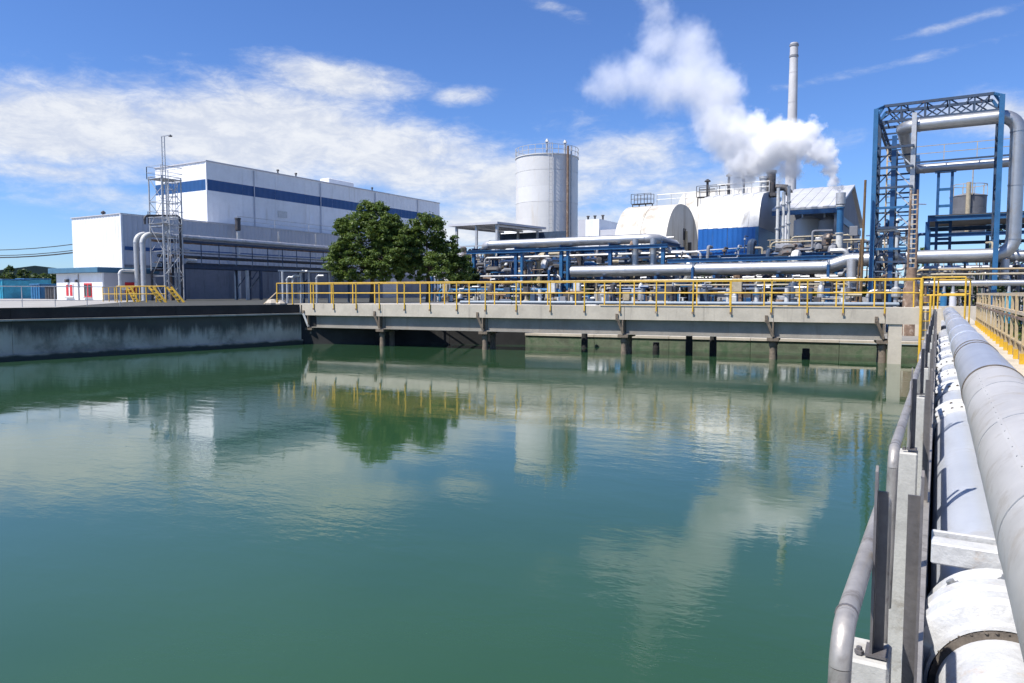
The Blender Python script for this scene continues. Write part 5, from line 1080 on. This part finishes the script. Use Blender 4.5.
# side truss running back over the pipe
GB_ = 66.0
for z in (zc0, zc1 - .3): obj('side_chord', MB().bar((gl, GY + 3, z), (gl, GB_, z), .14), NAVY, t)
for i in range(8):
    ya = GY + 3 + (GB_ - GY - 3) * i / 8; yb2 = GY + 3 + (GB_ - GY - 3) * (i + 1) / 8; obj('diagonal', MB().bar((gl, ya, zc0 if i % 2 else zc1 - .3), (gl, yb2, zc1 - .3 if i % 2 else zc0), .08), NAVY, t); obj('cross_tie', MB().bar((gl, ya, zc0), (gl + 1.6, ya, zc0), .09), NAVY, t)
for x in (gl, gl + 1.7):
    for y in (GB_ - 1.2, GB_ + .8): obj('post', MB().bar((x, y, LOW), (x, y, zc1 - .3), .24), BLUE, t)
for i in range(8):
    z = LOW + 1.4 * i; obj('diagonal', MB().bar((gl, GB_ - 1.2, z), (gl + 1.7, GB_ - 1.2, z + 1.4), .09), BLUE, t); obj('girt', MB().bar((gl, GB_ - 1.2, z + 1.4), (gl + 1.7, GB_ - 1.2, z + 1.4), .1), BLUE, t)
# the loop
LYp = 47.9; xv = xat(1011, LYp); xlp = xat(897, LYp); zl = (zat(985, 116, LYp) + zat(905, 129, LYp)) / 2
pipeline('loop_pipe', 'big silver pipe loop rising, crossing the gantry top and running back', [(xat(905, LYp), LYp, zB2), (xv, LYp, zB2), (xv, LYp, zl), (xlp, LYp, zl), (xlp, 64.5, zl), (20, 64.5, zl)], .36, SILVER, .85, n=20, seg=4.2, emat=SILVER)
pipeline('insulated_pipe', 'big silver pipe passing behind the loop at the right edge', [(xat(880, 50.4), 50.4, zB2 + .02), (16, 50.4, zB2 + .02)], .34, SILVER, seg=4)
x = xat(1004, LYp); tag(obj('drain_stub', MB().lathe((x, LYp, 3.6), [(.2, 0), (.26, .02), (.26, .14), (.2, .16), (.2, 1.1)], 14), SILVER_D), 'short flanged drain stub under the loop bend by the blue post', 'pipe stub')
t = thing('pipe_walkway', (0, 65, zl), 'thin walkway with pale handrails on the high pipe behind the gantry', 'walkway')
obj('beam', MB().bar((xlp, 63.9, zl + .42), (18, 63.9, zl + .42), .14, .12), NAVY, t)
for i in range(10): obj('rail_post', MB().bar((xlp + 2.1 * i, 63.9, zl + .45), (xlp + 2.1 * i, 63.9, zl + 1.6), .05), TAN, t)
for h_ in (1.05, 1.6): obj('handrail', MB().bar((xlp, 63.9, zl + h_), (18, 63.9, zl + h_), .045), TAN, t)
for k_, px in enumerate((941, 1032)):
    x = xat(px, 64.5); t = thing('lattice_support', (x, 64.5, LOW), ['slim blue twin post support under the high pipe beside the dark tank', 'blue twin post support under the high pipe at the right edge'][k_], 'support')
    for dx in (-.45, .45): obj('post', MB().bar((x + dx, 64.5, LOW), (x + dx, 64.5, zl - .4), .2), BLUE, t)
    for i in range(8): obj('batten', MB().bar((x - .35, 64.5, 2 + 1.25 * i), (x + .35, 64.5, 2 + 1.25 * i), .1, .2), LBLUE, t)
    obj('head_beam', MB().box(x - .7, x + .7, 64.2, 64.8, zl - .398, zl - .36), BLUE, t)
# rusty column, ladder and pole around the gantry foot
q = UY(911, 290, 44.5); zt = zat(912, 190, 44.5)
t = thing('rusty_column', (q.x, q.y, LOW), 'rusty flaking upright column with ladder at the right gantry leg', 'column')
obj('base', MB().lathe((q.x, q.y, 0), [(.40, LOW), (.38, 3.1), (.26, 3.4), (.22, 4.2)], 14), RUSTY, t)
for dx in (-.2, .2): obj('upright', MB().tube([(q.x + dx, q.y, 3.2), (q.x + dx * .8, q.y, zt)], .055, 8), RUSTY, t)
for i in range(16): z = 4.2 + (zt - 4.2) * i / 16; obj('rung', MB().bar((q.x - .2, q.y, z), (q.x + .2, q.y, z), .05), TANRAIL, t)
q = UY(887, 290, 49.0); zt = zat(886, 145, 49)
t = thing('caged_ladder', (q.x, q.y, LOW), 'pale tan ladder inside the left gantry leg', 'ladder')
for dx in (-.22, .22): obj('stile', MB().bar((q.x + dx, q.y, LOW), (q.x + dx, q.y, zt), .09), TANRAIL, t)
for i in range(30): z = LOW + .35 * (i + 1); obj('rung', MB().bar((q.x - .2, q.y, z), (q.x + .2, q.y, z), .045), TANRAIL, t)
a = UY(860.5, 290, 46.2); zt = zat(865.5, 180, 46.2); tb = UY(865.5, 180, 46.2)
tag(obj('brown_pole', MB().tube([(a.x, 46.2, LOW), (tb.x, 46.2, zt)], [.09, .065], 10), BROWN), 'slightly leaning brown pole left of the blue gantry', 'pole')
tag(obj('brown_pole', MB().tube([(a.x - .3, 46.5, LOW), (tb.x - .15, 46.5, zt - 3.4)], [.06, .05], 8), BROWN), 'thin yellowish pole beside the leaning brown pole', 'pole')
for i, (px, Y, h_, lab) in enumerate(((880, 45.6, 3.2, 'dark valve at the gantry foot, left'), (896, 45.4, 3.4, 'grey valve at the gantry foot, middle'), (925, 45.2, 2.9, 'rusty valve right of the rusty column'))):
    x = xat(px, Y); valve((x, Y, LOW), 'hand wheel ' + lab, [DARK, GALV, RUSTY][i], h_)
for i, (pa, pb, Y, py, r_, m_, lab) in enumerate(((912, 1060, 45.2, 283, .15, SILVER, 'silver pipe just above the landing gate at the right'), (905, 1060, 45.6, 274, .055, TAN, 'thin tan pipe above the silver pipe at the right'), (915, 1060, 46.2, 269, .05, YELRUST, 'thin yellowish pipe high over the landing at the right'), (920, 1060, 53, 268, .2, SILVER_D, 'dull pipe behind the gantry under the loop'), (868, 925, 46.0, 291, .09, GALV, 'grey pipe low across the gantry foot'))):
    z = zat((pa + pb) / 2, py, Y); pipeline('small_pipe', lab, [(xat(pa, Y), Y, LOW + .2), (xat(pa, Y), Y, z), (xat(pb, Y), Y, z)], r_, m_, .3, n=12, seg=5)
for i, px in enumerate((944, 953, 1009)):
    x = xat(px, 45.2); vessel((x, 45.2, LOW), ['slim blue filter under the silver pipe, left of a pair', 'slim grey filter under the silver pipe, right of a pair', 'slim teal filter under the silver pipe near the right edge'][i], [PUMPB, GREYCL, TEAL][i], .16, 2.35, 'filter')
# dark tank on its blue platform
q = U(964.5, 290, 70); r_ = 15.5 / F_PX * 70; zt = U(964, 197, 70).z; zb = U(964, 233, 70).z
t = thing('dark_tank', (q.x, q.y, zb), 'dark grey cylindrical tank with pale riser on the blue platform', 'tank')
for i in range(3): obj('shell_course', MB().lathe((q.x, q.y, 0), [(r_, zb + (zt - zb) * i / 3), (r_ + .01 * i, zb + (zt - zb) * (i + 1) / 3 - .03), (r_ - .02, zb + (zt - zb) * (i + 1) / 3)], 36, cap=i == 2), BLACKT, t)
obj('roof', MB().lathe((q.x, q.y, zt), [(r_ + .06, 0), (r_ + .06, .06), (.2, .4)], 36), PLINTH, t)
for i in range(10): a = 2 * math.pi * i / 10; obj('rail_post', MB().bar((q.x + r_ * math.cos(a), q.y + r_ * math.sin(a), zt), (q.x + r_ * math.cos(a), q.y + r_ * math.sin(a), zt + 1.1), .05), TAN, t)
obj('top_rail', MB().rings([[(q.x + (r_ + a) * math.cos(2 * math.pi * j / 24), q.y + (r_ + a) * math.sin(2 * math.pi * j / 24), zt + 1.1 + b) for j in range(24)] for a, b in ((-.03, -.03), (.03, -.03), (.03, .03), (-.03, .03))], closed=True), TAN, t)
dv = Vector((-q.x, -q.y, 0)).normalized(); c = q + dv * (r_ + .2); obj('riser', MB().tube([(c.x, c.y, zb), (c.x, c.y, zt + 1.2)], .2, 10), TAN, t); obj('mast', MB().tube([(c.x + .3, c.y, zt), (c.x + .3, c.y, zt + 2.6)], .05, 6), TAN, t)
x0, x1 = xat(925, 62), 16.0
t = thing('tank_platform', ((x0 + x1) / 2, 65, LOW), 'blue steel platform frame carrying the dark tank', 'platform')
zp = zb - .05
for y in (62, 72): obj('edge_beam', MB().ibeam((x0, y, zp - .3), (x1, y, zp - .3), .22, .36), LBLUE if y == 62 else BLUE, t); obj('lower_beam', MB().ibeam((x0, y, zp - 1.5), (x1, y, zp - 1.5), .2, .26), BLUE, t)
obj('deck', MB().box(x0, x1, 62, 72, zp - .1, zp - .02), DARK, t)
for i in range(5):
    x = x0 + (x1 - x0) * i / 4
    for y in (62, 72): obj('post', MB().bar((x, y, LOW), (x, y, zp - .5), .26), BLUE, t)
# greenery seen past the gantry and behind the right hand railing
b_ = U(1000, 294, 80); b_.z = LOW; tree('dark green tree behind the blue platform right of the dark tank', b_, [lobe(1000, 240, 80, 16, 24), lobe(1012, 262, 80, 20, 18)], 3, clumps=22, per=70, m=LEAF_D, seed=31, size=.2)
b_ = U(918, 294, 95); b_.z = LOW; tree('bright green tree far behind the gantry beside the silver pipe', b_, [lobe(918, 262, 95, 12, 14)], 3, clumps=20, per=60, seed=33, size=.22)
for i, (px, py, lab) in enumerate(((884, 279, 'far dark tree between leaning pole and gantry'), (933, 276, 'far dark tree right of the rusty column'), (958, 279, 'far dark tree below the dark tank'), (985, 276, 'far dark tree left of the right gantry post'), (1018, 277, 'far dark tree at the right edge'), (860, 281, 'far dark tree left of the leaning pole'))):
    b_ = U(px, 294, 130); b_.z = LOW; tree(lab, b_, [lobe(px, py + 6, 130, 15, 9), lobe(px + 9, py + 8, 131, 11, 8)], 2, clumps=18, per=40, m=LEAF_D, seed=90 + i, size=.4, group='far trees behind the gantry')
rg = random.Random(77)
for i in range(14):
    y = 14 + i * 1.5; x = rg.uniform(2.2, 4.6); b_ = Vector((x, y, LOW)); mbs = MB(); tm = MB(); hh = rg.uniform(.9, 1.6)
    for j in range(9): q = b_ + Vector((rg.uniform(-.6, .6), rg.uniform(-.6, .6), rg.uniform(.2, hh))); leafball(mbs, q, .26, 40, .07, rg); tm.tube([b_, q], [.025, .01], 5)
    t = thing('bush', b_, '%s bush behind the walkway railing, %s from the viewer' % ('yellow green' if i % 3 == 0 else 'dark green', ['first', 'second', 'third', 'fourth', 'fifth', 'sixth', 'seventh', 'eighth', 'ninth', 'tenth', 'eleventh', 'twelfth', 'thirteenth', 'fourteenth'][i]), 'bush', 'bushes behind the walkway railing'); obj('stems', tm, BARK, t); obj('foliage', mbs, LEAF_Y if i % 3 == 0 else LEAF_D, t)

# ================================================================ steam
PUFF = [(837, 187, 6, 57), (834, 177, 9, 57), (829, 166, 11, 57.2), (819, 151, 17, 57.6), (803, 139, 22, 58), (782, 143, 24, 58.6), (763, 150, 26, 59.2), (745, 160, 25, 60), (752, 130, 18, 59.6), (734, 140, 27, 60.2), (712, 92, 30, 61), (692, 77, 35, 61.6), (665, 86, 29, 62.4),
        (640, 75, 27, 63), (612, 82, 25, 64), (594, 90, 15, 64.5), (690, 46, 27, 61.6), (660, 42, 24, 62.2), (660, 14, 18, 62), (741, 178, 13, 60.5), (720, 124, 27, 60.8), (790, 172, 13, 60.2), (650, -14, 20, 62.5)]
def steam_mat(balls, c0, far_):
    m = bpy.data.materials.new('steam'); m.use_nodes = True; t = NT(m.node_tree); t.n.clear()
    pos = t.node('ShaderNodeNewGeometry').outputs['Position']
    wob = t.node('ShaderNodeTexNoise', {'Vector': pos, 'Scale': .55, 'Detail': 3.0, 'Roughness': .62}).outputs['Color']
    wob2 = t.node('ShaderNodeTexNoise', {'Vector': pos, 'Scale': 1.7, 'Detail': 4.0, 'Roughness': .6}).outputs['Color']
    wp = t.vmath('ADD', pos, t.vmath('ADD', t.node('ShaderNodeVectorMath', {0: t.vmath('SUBTRACT', wob, (.5, .5, .5)), 'Scale': 2.4}, operation='SCALE').outputs[0], t.node('ShaderNodeVectorMath', {0: t.vmath('SUBTRACT', wob2, (.5, .5, .5)), 'Scale': 2.0}, operation='SCALE').outputs[0]))
    f = None
    for c, r_ in balls:
        q = t.math('DIVIDE', t.vmath('DISTANCE', wp, tuple(c), out=1), r_); f = q if f is None else t.math('MINIMUM', f, q)
    dist = t.math('DIVIDE', t.vmath('DISTANCE', pos, tuple(c0), out=1), far_)
    soft = t.math('MULTIPLY_ADD', dist, .72, .05)
    edge = t.math('SUBTRACT', 1.0, t.math('DIVIDE', t.math('SUBTRACT', f, t.math('SUBTRACT', .98, soft)), soft), clamp=True)
    edge = t.smooth(edge, 0.0, 1.0)
    dens = t.math('MULTIPLY', edge, t.smooth(dist, 0.10, .95, 2.4, .36))
    v = t.node('ShaderNodeVolumePrincipled', {'Color': (.995, .995, .997, 1), 'Density': dens, 'Anisotropy': -.12})
    t.l.new(v.outputs[0], t.node('ShaderNodeOutputMaterial').inputs['Volume']); return m
balls = [(U(px, py, d_), (1.0 if px > 780 else 1.06 if px > 728 else 1.16) * rp / F_PX * d_) for px, py, rp, d_ in PUFF]
top = Vector((VS.x, VS.y, VSZ))
mb = MB()
for c, r_ in balls:
    n_ = 12; rr = r_ * 1.05 + .40; mb.lathe(c, [(rr * math.sin(math.pi * (j + .06) / (8.12)), -rr * math.cos(math.pi * (j + .06) / 8.12)) for j in range(9)], n_)
st = obj('steam', mb, None, None, org=top)
rm = st.modifiers.new('union', 'REMESH'); rm.mode = 'VOXEL'; rm.voxel_size = .35
dg = bpy.context.evaluated_depsgraph_get(); me = bpy.data.meshes.new_from_object(st.evaluated_get(dg)); st.modifiers.clear(); st.data = me
me.materials.clear(); me.materials.append(steam_mat(balls, top, 19.0))
tag(st, 'billowing white steam plume drifting up and left from the slim stack', 'steam', kind='stuff')
st.data.materials[0].cycles.volume_step_rate = .15 if hasattr(st.data.materials[0].cycles, 'volume_step_rate') else 1
